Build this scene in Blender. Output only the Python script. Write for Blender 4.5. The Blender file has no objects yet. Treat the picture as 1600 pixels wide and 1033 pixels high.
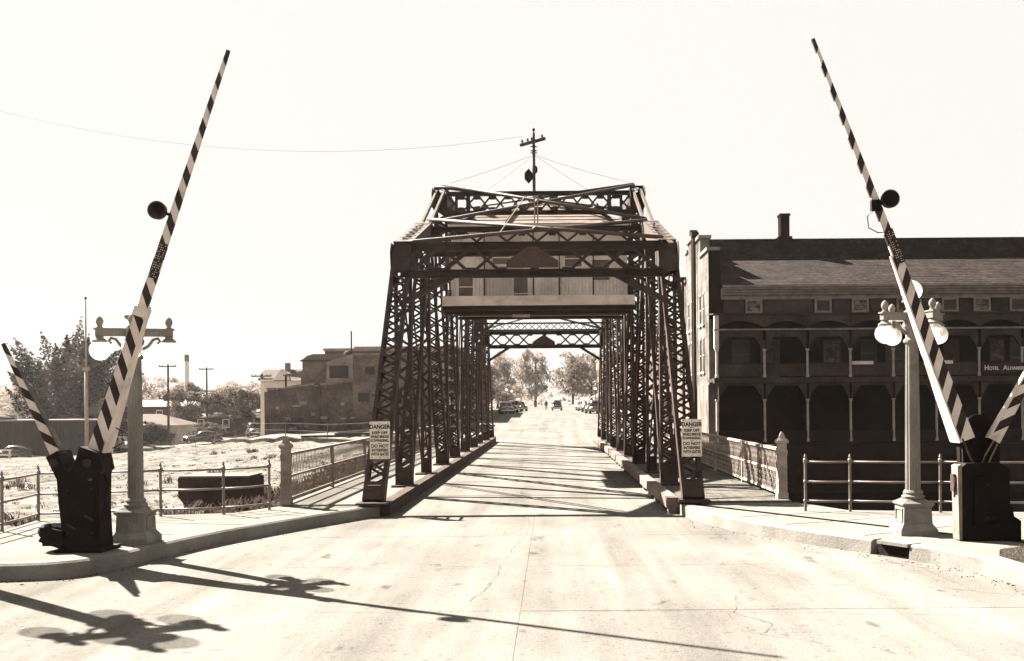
import bpy, math, random
import numpy as np
from mathutils import Vector, Matrix
R = math.radians
random.seed(7)
scene = bpy.context.scene
COL = scene.collection

# ------------------------------------------------------------------ camera
cam_data = bpy.data.cameras.new("camera")
cam = bpy.data.objects.new("camera", cam_data)
COL.objects.link(cam)
scene.camera = cam
cam_data.sensor_width = 36.0
cam_data.lens = 36.0
cam_data.shift_x = -63.0 / 1600.0
cam_data.shift_y = 112.5 / 1600.0
cam_data.clip_start = 0.1
cam_data.clip_end = 6000.0
cam.location = (0, 0, 2.35)
cam.rotation_euler = (R(90), R(0.45), 0)

# ------------------------------------------------------------------ sky, sun, exposure
SUN_EL, SUN_AZ = 40.4, -50.0            # azimuth measured from +Y, negative to the left
world = bpy.data.worlds.new("World")
scene.world = world
world.use_nodes = True
nt = world.node_tree
bgn = nt.nodes["Background"]
skyn = nt.nodes.new("ShaderNodeTexSky")
skyn.sky_type = 'NISHITA'
skyn.sun_disc = False
skyn.sun_elevation = R(SUN_EL)
skyn.sun_rotation = R(SUN_AZ)
skyn.air_density = 1.0
skyn.dust_density = 1.2
bw = nt.nodes.new("ShaderNodeRGBToBW")           # a sepia print knows no blue: only the sky's brightness is kept
nt.links.new(skyn.outputs[0], bw.inputs[0])
cap = nt.nodes.new("ShaderNodeMath"); cap.operation = 'MINIMUM'
nt.links.new(bw.outputs[0], cap.inputs[0])
cap.inputs[1].default_value = 2.1
mul = nt.nodes.new("ShaderNodeVectorMath"); mul.operation = 'SCALE'
mul.inputs[0].default_value = (1.0, 0.978, 0.918)
nt.links.new(cap.outputs[0], mul.inputs['Scale'])
nt.links.new(mul.outputs[0], bgn.inputs[0])
bgn.inputs[1].default_value = 0.05

sun_data = bpy.data.lights.new("sun", 'SUN')
sun_data.energy = 5.0
sun_data.angle = R(0.5)
sun_data.color = (1.0, 0.955, 0.87)
sun = bpy.data.objects.new("sun", sun_data)
COL.objects.link(sun)
to_sun = Vector((math.sin(R(SUN_AZ)) * math.cos(R(SUN_EL)), math.cos(R(SUN_AZ)) * math.cos(R(SUN_EL)), math.sin(R(SUN_EL))))
sun.rotation_euler = to_sun.to_track_quat('Z', 'Y').to_euler()
sun.location = to_sun * 100

scene.view_settings.view_transform = 'Standard'
scene.view_settings.look = 'None'
scene.view_settings.gamma = 1.0
scene.view_settings.exposure = 3.2
scene.view_settings.use_curve_mapping = False
scene.cycles.max_bounces = 6
scene.cycles.diffuse_bounces = 3
scene.cycles.volume_bounces = 0
scene.cycles.sample_clamp_indirect = 8.0

# ------------------------------------------------------------------ materials
def sepia(v, ground=False):
    """a grey of reflectance v in the print's brown tone: the darker, the browner"""
    pts = [(0.0, (1, .58, .45)), (0.02, (1, .63, .50)), (0.06, (1, .71, .585)), (0.12, (1, .785, .67)), (0.3, (1, .845, .735)), (1, (1, .9, .81))]
    if ground:
        pts = [(0, (1, .78, .65)), (.05, (1, .86, .745)), (.08, (1, .915, .81)), (1, (1, .93, .84))]
    for (a, ca), (b, cb) in zip(pts, pts[1:]):
        if v <= b:
            t = (v - a) / (b - a)
            break
    k = [ca[i] * (1 - t) + cb[i] * t for i in range(3)]
    lum = .2126 * k[0] + .7152 * k[1] + .0722 * k[2]
    return (min(1, v * k[0] / lum), min(1, v * k[1] / lum), min(1, v * k[2] / lum), 1)

MATS = {}
def mat(name, v, v2=None, scale=3.0, rough=.85, bump=0.0, bscale=25.0, spec=.08, metal=0.0, stretch=(1, 1, 1), lo=.35, hi=.65,
        fine=0.0, fscale=60.0, transl=0.0, coords='Object', blotch=None, ground=False, bstretch=None):
    if name in MATS:
        return MATS[name]
    m = bpy.data.materials.new(name)
    m.use_nodes = True
    t = m.node_tree
    b = t.nodes["Principled BSDF"]
    b.inputs['Roughness'].default_value = rough
    b.inputs['Specular IOR Level'].default_value = 0.0 if ground else spec
    b.inputs['Metallic'].default_value = metal
    if v2 is None:
        v2 = v * .75
    tc = t.nodes.new("ShaderNodeTexCoord")
    mp = t.nodes.new("ShaderNodeMapping")
    mp.inputs['Scale'].default_value = stretch
    t.links.new(tc.outputs[coords], mp.inputs[0])
    nz = t.nodes.new("ShaderNodeTexNoise")
    nz.inputs['Scale'].default_value = scale
    nz.inputs['Detail'].default_value = 7
    nz.inputs['Roughness'].default_value = .62
    t.links.new(mp.outputs[0], nz.inputs['Vector'])
    cr = t.nodes.new("ShaderNodeValToRGB")
    cr.color_ramp.elements[0].position = lo
    cr.color_ramp.elements[0].color = sepia(v2, ground)
    cr.color_ramp.elements[1].position = hi
    cr.color_ramp.elements[1].color = sepia(v, ground)
    t.links.new(nz.outputs['Fac'], cr.inputs[0])
    out = cr.outputs[0]
    if fine > 0:
        n2 = t.nodes.new("ShaderNodeTexNoise")
        n2.inputs['Scale'].default_value = fscale
        n2.inputs['Detail'].default_value = 4
        t.links.new(mp.outputs[0], n2.inputs['Vector'])
        mr = t.nodes.new("ShaderNodeMapRange")
        mr.inputs[1].default_value = .3; mr.inputs[2].default_value = .7
        mr.inputs[3].default_value = 1 - fine; mr.inputs[4].default_value = 1 + fine * .5
        t.links.new(n2.outputs['Fac'], mr.inputs[0])
        vm = t.nodes.new("ShaderNodeVectorMath"); vm.operation = 'SCALE'
        t.links.new(out, vm.inputs[0]); t.links.new(mr.outputs[0], vm.inputs['Scale'])
        out = vm.outputs[0]
    if blotch:
        bs, blo, bhi, amt = blotch
        n3 = t.nodes.new("ShaderNodeTexNoise")
        n3.inputs['Scale'].default_value = bs
        n3.inputs['Detail'].default_value = 5
        n3.inputs['Roughness'].default_value = .7
        if bstretch:
            m3 = t.nodes.new("ShaderNodeMapping"); m3.inputs['Scale'].default_value = bstretch
            t.links.new(tc.outputs[coords], m3.inputs[0]); t.links.new(m3.outputs[0], n3.inputs['Vector'])
        else:
            t.links.new(tc.outputs[coords], n3.inputs['Vector'])
        mr = t.nodes.new("ShaderNodeMapRange")
        mr.inputs[1].default_value = blo; mr.inputs[2].default_value = bhi
        mr.inputs[3].default_value = 1 - amt; mr.inputs[4].default_value = 1
        t.links.new(n3.outputs['Fac'], mr.inputs[0])
        vm = t.nodes.new("ShaderNodeVectorMath"); vm.operation = 'SCALE'
        t.links.new(out, vm.inputs[0]); t.links.new(mr.outputs[0], vm.inputs['Scale'])
        out = vm.outputs[0]
    t.links.new(out, b.inputs['Base Color'])
    if bump > 0:
        n4 = t.nodes.new("ShaderNodeTexNoise")
        n4.inputs['Scale'].default_value = bscale
        n4.inputs['Detail'].default_value = 6
        t.links.new(mp.outputs[0], n4.inputs['Vector'])
        bp = t.nodes.new("ShaderNodeBump")
        bp.inputs['Strength'].default_value = bump
        bp.inputs['Distance'].default_value = .05
        t.links.new(n4.outputs['Fac'], bp.inputs['Height'])
        t.links.new(bp.outputs[0], b.inputs['Normal'])
    if transl > 0:
        tr = t.nodes.new("ShaderNodeBsdfTranslucent")
        t.links.new(out, tr.inputs['Color'])
        mx = t.nodes.new("ShaderNodeMixShader")
        mx.inputs[0].default_value = transl
        t.links.new(b.outputs[0], mx.inputs[1]); t.links.new(tr.outputs[0], mx.inputs[2])
        t.links.new(mx.outputs[0], t.nodes["Material Output"].inputs['Surface'])
    MATS[name] = m
    return m

def brick_mat(name, v, v2, mortar, scale=4.0, rough=.9, side=False):
    m = bpy.data.materials.new(name)
    m.use_nodes = True
    t = m.node_tree
    b = t.nodes["Principled BSDF"]
    b.inputs['Roughness'].default_value = rough
    b.inputs['Specular IOR Level'].default_value = .0
    tc = t.nodes.new("ShaderNodeTexCoord")
    mp = t.nodes.new("ShaderNodeMapping")
    mp.inputs['Rotation'].default_value = (R(90), 0, R(90) if side else 0)
    t.links.new(tc.outputs['Object'], mp.inputs[0])
    bk = t.nodes.new("ShaderNodeTexBrick")
    bk.inputs['Scale'].default_value = scale
    bk.inputs['Color1'].default_value = sepia(v, side)
    bk.inputs['Color2'].default_value = sepia(v2, side)
    bk.inputs['Mortar'].default_value = sepia(mortar, side)
    bk.inputs['Mortar Size'].default_value = .012
    t.links.new(mp.outputs[0], bk.inputs['Vector'])
    nz = t.nodes.new("ShaderNodeTexNoise")
    nz.inputs['Scale'].default_value = .55
    nz.inputs['Detail'].default_value = 8
    nz.inputs['Roughness'].default_value = .65
    t.links.new(tc.outputs['Object'], nz.inputs['Vector'])
    mr = t.nodes.new("ShaderNodeMapRange")
    mr.inputs[1].default_value = .32; mr.inputs[2].default_value = .68
    mr.inputs[3].default_value = .4; mr.inputs[4].default_value = 1.35
    t.links.new(nz.outputs['Fac'], mr.inputs[0])
    vm = t.nodes.new("ShaderNodeVectorMath"); vm.operation = 'SCALE'
    t.links.new(bk.outputs['Color'], vm.inputs[0]); t.links.new(mr.outputs[0], vm.inputs['Scale'])
    t.links.new(vm.outputs[0], b.inputs['Base Color'])
    MATS[name] = m
    return m

M_road = mat('concrete_road', .15, .128, scale=.35, bump=.25, bscale=40, fine=.16, fscale=22, blotch=(.8, .3, .55, .2), bstretch=(1, .22, 1), ground=True)
def road_wear(m):
    t = m.node_tree
    b = t.nodes["Principled BSDF"]
    src = b.inputs['Base Color'].links[0].from_socket
    tc = t.nodes.new("ShaderNodeTexCoord")
    for scl, st_, lo_, hi_, amt in ((1.5, (1, .035, 1), .36, .62, .26), (2.2, (1, .5, 1), .3, .38, .45), (.3, (1, .7, 1), .35, .62, .24), (9, (1, 1, 1), .3, .42, .35)):
        mp = t.nodes.new("ShaderNodeMapping"); mp.inputs['Scale'].default_value = st_
        t.links.new(tc.outputs['Object'], mp.inputs[0])
        nz = t.nodes.new("ShaderNodeTexNoise"); nz.inputs['Scale'].default_value = scl; nz.inputs['Detail'].default_value = 6; nz.inputs['Roughness'].default_value = .6
        t.links.new(mp.outputs[0], nz.inputs['Vector'])
        mr = t.nodes.new("ShaderNodeMapRange"); mr.inputs[1].default_value = lo_; mr.inputs[2].default_value = hi_; mr.inputs[3].default_value = 1 - amt; mr.inputs[4].default_value = 1
        t.links.new(nz.outputs['Fac'], mr.inputs[0])
        vm = t.nodes.new("ShaderNodeVectorMath"); vm.operation = 'SCALE'
        t.links.new(src, vm.inputs[0]); t.links.new(mr.outputs[0], vm.inputs['Scale'])
        src = vm.outputs[0]
    t.links.new(src, b.inputs['Base Color'])
road_wear(M_road)
M_joint = mat('joint_tar', .06, .035, scale=5, ground=True)
M_walk = mat('sidewalk_concrete', .128, .108, scale=.8, bump=.2, bscale=30, fine=.1, fscale=30, blotch=(1.3, .3, .5, .15), ground=True)
M_kerb = mat('kerb_concrete', .16, .12, scale=1.5, bump=.2, bscale=30, fine=.12, fscale=40, blotch=(1.6, .3, .5, .3), ground=True)
M_timber = mat('old_timber', .11, .06, scale=2, stretch=(3, .35, 3), bump=.3, bscale=20, fine=.2, ground=True)
M_steel = mat('painted_steel', .034, .018, scale=2.2, rough=.7, spec=.1, bump=.08, bscale=40, fine=.12, fscale=40)
M_steel_l = mat('lit_steel', .06, .034, scale=1.8, rough=.65, spec=.15, fine=.12, fscale=40)  # lighter copy of the steel, sunlit tops put into the colour
M_rail = mat('grey_rail_paint', .16, .09, scale=3, rough=.65, fine=.1)
M_pipe = mat('galvanized_pipe', .11, .06, scale=3, rough=.5, spec=.4)
M_lamp = mat('lamp_paint', .17, .115, scale=2.5, rough=.65, bump=.1, bscale=30, fine=.15, stretch=(1, 1, .3), ground=True, blotch=(2.5, .3, .5, .3))
M_black = mat('black_paint', .006, .003, scale=3, rough=.7, spec=.08, bump=.2, bscale=12)
M_bpaint = mat('black_stripe', .02, .011, scale=4, rough=.7, spec=.15)
M_white = mat('white_stripe', .5, .36, scale=3, rough=.75, spec=.2, fine=.08, blotch=(3, .3, .45, .25))
M_sign = mat('sign_enamel', .55, .45, scale=3, rough=.6, spec=.2, blotch=(6, .28, .42, .2))
M_ink = mat('sign_ink', .012, .008, scale=3)
M_siding = mat('house_siding', .6, .45, scale=1.2, stretch=(1, 1, .25), fine=.15, fscale=30, blotch=(1.4, .3, .55, .35))
M_sidingd = mat('house_siding_dark', .4, .3, scale=1.2, stretch=(1, 1, .25), fine=.15, fscale=30)
M_board = mat('walkway_board', .6, .45, scale=1.5, stretch=(.4, 1, 1), fine=.12, blotch=(2, .3, .5, .3))
M_roofb = mat('roof_boards', .16, .1, scale=2, stretch=(.3, 1, 1), fine=.2, fscale=20, blotch=(1.6, .3, .5, .3))
M_glassd = mat('window_dark', .012, .006, scale=2, rough=.2, spec=.2)
M_glassl = mat('window_curtained', .05, .022, scale=4, rough=.6, spec=.15)
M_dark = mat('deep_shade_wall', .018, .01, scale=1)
M_sand = mat('sandy_ground', .15, .1, scale=.45, bump=1.0, bscale=4, fine=.5, fscale=4.5, blotch=(1.2, .36, .6, .5), ground=True)
M_bank = mat('rubble', .045, .02, scale=2, bump=.8, bscale=6, fine=.3, fscale=8, ground=True)
M_hbrick = brick_mat('hotel_brick_shaded', .012, .008, .016, 3.2)  # darkened copy of the brick: shade of front and porch recess in the colour
M_hbrick_s = brick_mat('hotel_brick_lit', .12, .1, .13, 3.2, side=True)  # light copy of the same brick: sunlit street side put into the colour
M_hstucco = mat('porch_stucco', .05, .022, scale=.8, fine=.2, fscale=6, blotch=(.7, .32, .55, .45))
M_hcol = mat('porch_column', .3, .2, scale=3, fine=.1)
M_hcolw = mat('porch_column_white', .5, .4, scale=3)
M_htrim = mat('hotel_trim', .2, .12, scale=2, fine=.1)
M_hroof = mat('shingle_roof', .021, .007, scale=1.5, stretch=(1, 1, 1), bump=1.0, bscale=5, fine=.6, fscale=4, blotch=(.5, .35, .6, .5))
M_lbrick = brick_mat('store_brick', .12, .075, .17, 3.0)
M_lstucco = mat('store_render', .2, .13, scale=.7, fine=.2, fscale=5, blotch=(.6, .3, .55, .4))
M_lstone = mat('old_rough_wall', .1, .035, scale=.6, bump=.6, bscale=5, fine=.35, fscale=4, blotch=(.8, .32, .58, .45))
M_tin = mat('tin_roof', .1, .08, scale=2, rough=.6)
M_whitewash = mat('white_clapboard', .55, .42, scale=1.2, fine=.1)
M_roofl = mat('light_shingles', .055, .04, scale=2, fine=.2)
M_darkwood = mat('dark_boards', .032, .016, scale=1.5, stretch=(4, 4, .4), fine=.3)
M_carblack = mat('car_black', .022, .014, scale=2, rough=.22, spec=.6)
M_cargrey = mat('car_grey', .09, .075, scale=2, rough=.25, spec=.6)
M_carlight = mat('car_light', .2, .17, scale=2, rough=.28, spec=.6)
M_chrome = mat('chrome', .5, .4, scale=3, rough=.25, spec=.8, metal=.7)
M_tyre = mat('tyre_rubber', .012, .008, scale=5)
M_bark = mat('bark', .03, .015, scale=4, bump=.5, bscale=12)
M_pole = mat('weathered_pole', .05, .03, scale=3, stretch=(1, 1, .2))
M_leaf_d = mat('leaf_dark', .026, .011, scale=1.3, rough=.7, transl=.3)
M_leaf_m = mat('leaf_mid', .07, .032, scale=1.1, rough=.7, transl=.38)
M_leaf_p = mat('leaf_hazed', .2, .13, scale=.6, rough=.7, transl=.45)  # leaf colour lifted to stand in for haze on far trees
M_grass = mat('verge_grass', .12, .06, scale=6, transl=.3, ground=True)
M_flag = mat('pole_white', .22, .15, scale=1)
M_insul = mat('insulator', .02, .012, scale=4, rough=.3)
M_wire = mat('wire_dark', .12, .08, scale=1)

def glass_globe():
    m = bpy.data.materials.new('opal_glass')
    m.use_nodes = True
    t = m.node_tree
    b = t.nodes["Principled BSDF"]
    nz = t.nodes.new("ShaderNodeTexNoise"); nz.inputs['Scale'].default_value = 5
    cr = t.nodes.new("ShaderNodeValToRGB")
    cr.color_ramp.elements[0].color = (.86, .83, .76, 1); cr.color_ramp.elements[1].color = (.93, .9, .84, 1)
    t.links.new(nz.outputs['Fac'], cr.inputs[0]); t.links.new(cr.outputs[0], b.inputs['Base Color'])
    b.inputs['Roughness'].default_value = .25
    tr = t.nodes.new("ShaderNodeBsdfTranslucent"); t.links.new(cr.outputs[0], tr.inputs['Color'])
    mx = t.nodes.new("ShaderNodeMixShader"); mx.inputs[0].default_value = .55
    t.links.new(b.outputs[0], mx.inputs[1]); t.links.new(tr.outputs[0], mx.inputs[2])
    tp = t.nodes.new("ShaderNodeBsdfTransparent")            # thin milk glass lets some light straight through
    m2 = t.nodes.new("ShaderNodeMixShader"); m2.inputs[0].default_value = .66
    t.links.new(mx.outputs[0], m2.inputs[1]); t.links.new(tp.outputs[0], m2.inputs[2])
    t.links.new(m2.outputs[0], t.nodes["Material Output"].inputs['Surface'])
    return m
M_opal = glass_globe()

def water_mat():
    m = bpy.data.materials.new('channel_water')
    m.use_nodes = True
    t = m.node_tree
    b = t.nodes["Principled BSDF"]
    b.inputs['Base Color'].default_value = (.0012, .0009, .0007, 1)
    b.inputs['Roughness'].default_value = .08
    nz = t.nodes.new("ShaderNodeTexNoise"); nz.inputs['Scale'].default_value = 1.6; nz.inputs['Detail'].default_value = 3
    tc = t.nodes.new("ShaderNodeTexCoord"); t.links.new(tc.outputs['Object'], nz.inputs['Vector'])
    bp = t.nodes.new("ShaderNodeBump"); bp.inputs['Strength'].default_value = .25
    t.links.new(nz.outputs['Fac'], bp.inputs['Height']); t.links.new(bp.outputs[0], b.inputs['Normal'])
    return m
M_water = water_mat()

# ------------------------------------------------------------------ mesh helpers
class MB:
    """collects boxes, beams, tubes, turned and extruded shapes; build() links them as one mesh object"""
    def __init__(s):
        s.v, s.f, s.m, s.cur = [], [], [], 0
    def add(s, vs, fs):
        o = len(s.v)
        s.v += [tuple(x) for x in vs]
        s.f += [tuple(i + o for i in f) for f in fs]
        s.m += [s.cur] * len(fs)
        return s
    def box(s, x0, x1, y0, y1, z0, z1):
        return s.add([(x0, y0, z0), (x1, y0, z0), (x1, y1, z0), (x0, y1, z0), (x0, y0, z1), (x1, y0, z1), (x1, y1, z1), (x0, y1, z1)],
                     [(3, 2, 1, 0), (4, 5, 6, 7), (0, 1, 5, 4), (1, 2, 6, 5), (2, 3, 7, 6), (3, 0, 4, 7)])
    def beam(s, a, b, w, h, side=None, w2=None, h2=None):
        """bar from a to b, w across the side vector, h across the other"""
        a, b = Vector(a), Vector(b)
        d = (b - a).normalized()
        if side is None:
            side = Vector((1, 0, 0)) if abs(d.x) < .7 else Vector((0, 1, 0))
        side = Vector(side)
        n = d.cross(side).normalized()
        sd = n.cross(d).normalized()
        vs = []
        for p, ww, hh in ((a, w, h), (b, w2 or w, h2 or h)):
            for i, j in ((-1, -1), (1, -1), (1, 1), (-1, 1)):
                vs.append(p + sd * (i * ww / 2) + n * (j * hh / 2))
        return s.add(vs, [(0, 3, 2, 1), (4, 5, 6, 7), (0, 1, 5, 4), (1, 2, 6, 5), (2, 3, 7, 6), (3, 0, 4, 7)])
    def tube(s, pts, r, n=8, r2=None, caps=True):
        pts = [Vector(p) for p in pts]
        k = len(pts)
        vs, fs = [], []
        for i, p in enumerate(pts):
            d = (pts[min(i + 1, k - 1)] - pts[max(i - 1, 0)]).normalized()
            u = d.cross(Vector((0, 0, 1)) if abs(d.z) < .9 else Vector((1, 0, 0))).normalized()
            w = d.cross(u)
            rr = r if r2 is None else r + (r2 - r) * i / (k - 1)
            for j in range(n):
                a = 2 * math.pi * j / n
                vs.append(p + u * (rr * math.cos(a)) + w * (rr * math.sin(a)))
        for i in range(k - 1):
            for j in range(n):
                fs.append((i * n + j, i * n + (j + 1) % n, (i + 1) * n + (j + 1) % n, (i + 1) * n + j))
        if caps:
            fs.append(tuple(range(n))[::-1]); fs.append(tuple(range((k - 1) * n, k * n)))
        return s.add(vs, fs)
    def lathe(s, prof, c=(0, 0, 0), n=20, rot=0.0, flute=0.0):
        vs, fs = [], []
        k = len(prof)
        for r, z in prof:
            for j in range(n):
                a = 2 * math.pi * j / n + rot
                q = r * (1 - flute * (j % 2))
                vs.append((c[0] + q * math.cos(a), c[1] + q * math.sin(a), c[2] + z))
        for i in range(k - 1):
            for j in range(n):
                fs.append((i * n + j, i * n + (j + 1) % n, (i + 1) * n + (j + 1) % n, (i + 1) * n + j))
        fs.append(tuple(range(n))[::-1]); fs.append(tuple(range((k - 1) * n, k * n)))
        return s.add(vs, fs)
    def sphere(s, c, r, n=16, sx=1, sy=1, sz=1):
        prof = []
        m = max(6, n // 2)
        vs, fs = [(c[0], c[1], c[2] - r * sz)], []
        for i in range(1, m):
            t = math.pi * i / m
            for j in range(n):
                a = 2 * math.pi * j / n
                vs.append((c[0] + r * sx * math.sin(t) * math.cos(a), c[1] + r * sy * math.sin(t) * math.sin(a), c[2] - r * sz * math.cos(t)))
        vs.append((c[0], c[1], c[2] + r * sz))
        for j in range(n):
            fs.append((0, 1 + (j + 1) % n, 1 + j))
        for i in range(m - 2):
            for j in range(n):
                fs.append((1 + i * n + j, 1 + i * n + (j + 1) % n, 1 + (i + 1) * n + (j + 1) % n, 1 + (i + 1) * n + j))
        L = len(vs) - 1
        for j in range(n):
            fs.append((L, 1 + (m - 2) * n + j, 1 + (m - 2) * n + (j + 1) % n))
        return s.add(vs, fs)
    def prism(s, poly, y0, y1, axis='y'):
        """polygon (a,b) pushed from y0 to y1 along an axis; axis y: a=x b=z, x: a=y b=z, z: a=x b=y"""
        n = len(poly)
        area = sum(poly[i][0] * poly[(i + 1) % n][1] - poly[(i + 1) % n][0] * poly[i][1] for i in range(n))
        if area < 0:
            poly = poly[::-1]
        P = {'y': lambda a, b, t: (a, t, b), 'x': lambda a, b, t: (t, a, b), 'z': lambda a, b, t: (a, b, t)}[axis]
        vs = [P(a, b, y0) for a, b in poly] + [P(a, b, y1) for a, b in poly]
        fs = [tuple(range(n)), tuple(range(n, 2 * n))[::-1]] + [(i, n + i, n + (i + 1) % n, (i + 1) % n) for i in range(n)]
        if axis != 'y':
            fs = [f[::-1] for f in fs]
            if axis == 'x':
                fs = [f for f in fs]
        return s.add(vs, fs)
    def mesh(s, name, mats, smooth=False):
        me = bpy.data.meshes.new(name)
        me.from_pydata(s.v, [], s.f)
        if not isinstance(mats, (list, tuple)):
            mats = [mats]
        for m in mats:
            me.materials.append(m)
        if len(mats) > 1:
            me.polygons.foreach_set('material_index', s.m)
        if smooth:
            me.polygons.foreach_set('use_smooth', [True] * len(me.polygons))
        me.update()
        return me
    def build(s, name, mats, parent=None, smooth=False, **tags):
        return link(name, s.mesh(name, mats, smooth), parent, **tags)

def link(name, mesh, parent=None, label=None, cat=None, group=None, kind=None, loc=None):
    o = bpy.data.objects.new(name, mesh)
    COL.objects.link(o)
    if parent is not None:
        o.parent = parent
    if loc is not None:
        o.location = loc
    if label: o['label'] = label
    if cat: o['category'] = cat
    if group: o['group'] = group
    if kind: o['kind'] = kind
    return o

def thing(name, label, cat, loc=(0, 0, 0), rz=0.0, group=None):
    o = link(name, None, None, label, cat, group, None, loc)
    o.rotation_euler = (0, 0, rz)
    return o

def copy_tree(root, loc, rz, label, parent=None):
    r = root.copy(); COL.objects.link(r)
    r.location = loc; r.rotation_euler = (0, 0, rz); r['label'] = label
    def kids(a, b):
        for ch in a.children:
            c = ch.copy(); COL.objects.link(c); c.parent = b
            kids(ch, c)
    kids(root, r)
    return r

def text_mesh(body, size, mat_, name, extrude=.002, align='CENTER', xs=1.0, shear=0):
    cu = bpy.data.curves.new(name, 'FONT')
    cu.body = body; cu.size = size; cu.extrude = extrude
    cu.align_x = align; cu.align_y = 'CENTER'
    cu.offset = size * .035
    cu.resolution_u = 3
    o = bpy.data.objects.new(name, cu)
    COL.objects.link(o)
    dg = bpy.context.evaluated_depsgraph_get()
    me = bpy.data.meshes.new_from_object(o.evaluated_get(dg))
    bpy.data.objects.remove(o)
    # stand the lettering upright, facing -Y
    for v in me.vertices:
        x, y, z = v.co
        v.co = (x * xs, -z, y)
    me.materials.clear(); me.materials.append(mat_)
    return me

# ------------------------------------------------------------------ ground
def street_z(y):
    t = max(0.0, min(1.0, (y - 62) / 88))
    return (3 * t * t - 2 * t ** 3) * 1.0 + max(0, y - 150) * .0004

CTRL = np.array([(-4, 20.3, -.1), (-6, 20.6, -.12), (-9.5, 19.6, -.1), (-14, 18, -.15), (-20, 20, -.3), (-40, 10, -.3), (-40, 24, -1.0),
    (-7.2, 25, -.45), (-12, 25, -.6), (-20, 25, -.75), (-30, 27, -1.1), (-7.4, 32, -.5), (-7.6, 40, -.35), (-15, 40, -.85), (-25, 40, -1.3),
    (-8, 52, -.1), (-8.5, 60, .05), (-18, 60, -.75), (-30, 60, -1.6), (-12, 72, .1), (-22, 84, -.15), (-28, 95, -1.3), (-43, 126, -2.65),
    (-36, 112, -2.2), (-55, 105, -2.9), (-70, 130, -3.2), (-45, 85, -2.7), (-60, 70, -3), (-80, 60, -3.5), (-60, 180, -2.6), (-30, 160, -.8), (-12, 110, .5),
    (-12, 160, 1), (-60, 300, -1.5), (-150, 200, -3.5), (-200, 400, -2), (-20, 300, 1), (-40, 0, 0), (-120, 40, -3.6)], float)
def _rbf():
    P = CTRL[:, :2]
    D = np.linalg.norm(P[:, None] - P[None], axis=2)
    A = np.zeros((len(P) + 3, len(P) + 3))
    A[:-3, :-3] = D + np.eye(len(P)) * .3
    A[:-3, -3] = 1; A[:-3, -2:] = P
    A[-3, :-3] = 1; A[-2:, :-3] = P.T
    return np.linalg.solve(A, np.append(CTRL[:, 2], [0, 0, 0]))
_W = _rbf()
_RX, _RY = random.Random(3), None
_ph = [( _RX.uniform(.15, 2.6), _RX.uniform(0, 6.28), _RX.uniform(0, 6.28), _RX.uniform(0, 6.28)) for _ in range(22)]
def lump(x, y):
    s = 0
    for k, a, p, q in _ph:
        s += math.sin(k * (x * math.cos(a) + y * math.sin(a)) + p) / (1 + k) * .045
    return s
def lot_z(x, y):
    d = np.hypot(CTRL[:, 0] - x, CTRL[:, 1] - y)
    return float(d @ _W[:-3] + _W[-3] + _W[-2] * x + _W[-1] * y)
def bank_x(y):
    return -6.7 + .35 * math.sin(y * .55) + .2 * math.sin(y * 1.7 + 1)
def ground_z(x, y):
    far = max(0, min(1, (math.hypot(x, y) - 220) / 200))
    if y > 20.0 - (x - 5.7) * .15 and y < 54.6 and x > 5.25:
        z = -5.0
    elif y < 21.9 and x > -9.2:
        z = -.08
    elif y <= 54.6:
        zl = lot_z(x, y) + (lump(x, y) if y > 21 else 0) * min(1, max(0, (y - 20.5) / 3))
        t = max(0, min(1, (x - bank_x(y)) / 1.6))
        edge = max(0, min(1, (y - 21.9) / .8))
        z = zl * (1 - t) + (-5.0 * edge + zl * (1 - edge)) * t
        if x < -9.2 and y < 20.4:
            z = min(z, -.06)
    else:
        zl = lot_z(x, y) + lump(x, y)
        t = max(0, min(1, (x + 14) / 4))
        z = zl * (1 - t) + (street_z(y) - .1) * t
    return z * (1 - far) + far * (.2 if x > -20 else -1.0)
def axis_pts(segs):
    out = []
    for a, b, st in segs:
        n = max(1, int(round((b - a) / st)))
        out += [a + (b - a) * i / n for i in range(n)]
    return out + [segs[-1][1]]
gx = axis_pts([(-3000, -600, 400), (-600, -150, 50), (-150, -60, 6), (-60, -30, 1.5), (-30, -10, .5), (-10, -5, .25), (-5, 14, 1.6), (14, 60, 8), (60, 300, 40), (300, 3000, 450)])
gy = axis_pts([(-60, 14, 12), (14, 20, 1), (20, 46, .4), (46, 54.2, .6), (54.2, 55, .4), (55, 100, 1.2), (100, 180, 4), (180, 400, 20), (400, 1000, 100), (1000, 5000, 800)])
g = MB()
nx_ = len(gx)
g.v = [(x, y, ground_z(x, y)) for y in gy for x in gx]
g.f = [(j * nx_ + i, j * nx_ + i + 1, (j + 1) * nx_ + i + 1, (j + 1) * nx_ + i) for j in range(len(gy) - 1) for i in range(nx_ - 1)]
g.m = [0] * len(g.f)
g.build('ground', M_sand, smooth=True, kind='structure')

MB().box(-9, 90, 21.2, 55.2, -4.0, -2.6).build('channel_water', M_water, kind='structure')
# far quay wall under the hotel porch and near abutment
q = MB(); q.box(3.2, 60, 54.7, 55.6, -5, -.02)
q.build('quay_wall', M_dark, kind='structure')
q = MB(); q.box(-6.4, 5.2, 21.15, 21.44, -5, -.09)
q.build('abutment', M_kerb, kind='structure')

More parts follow.
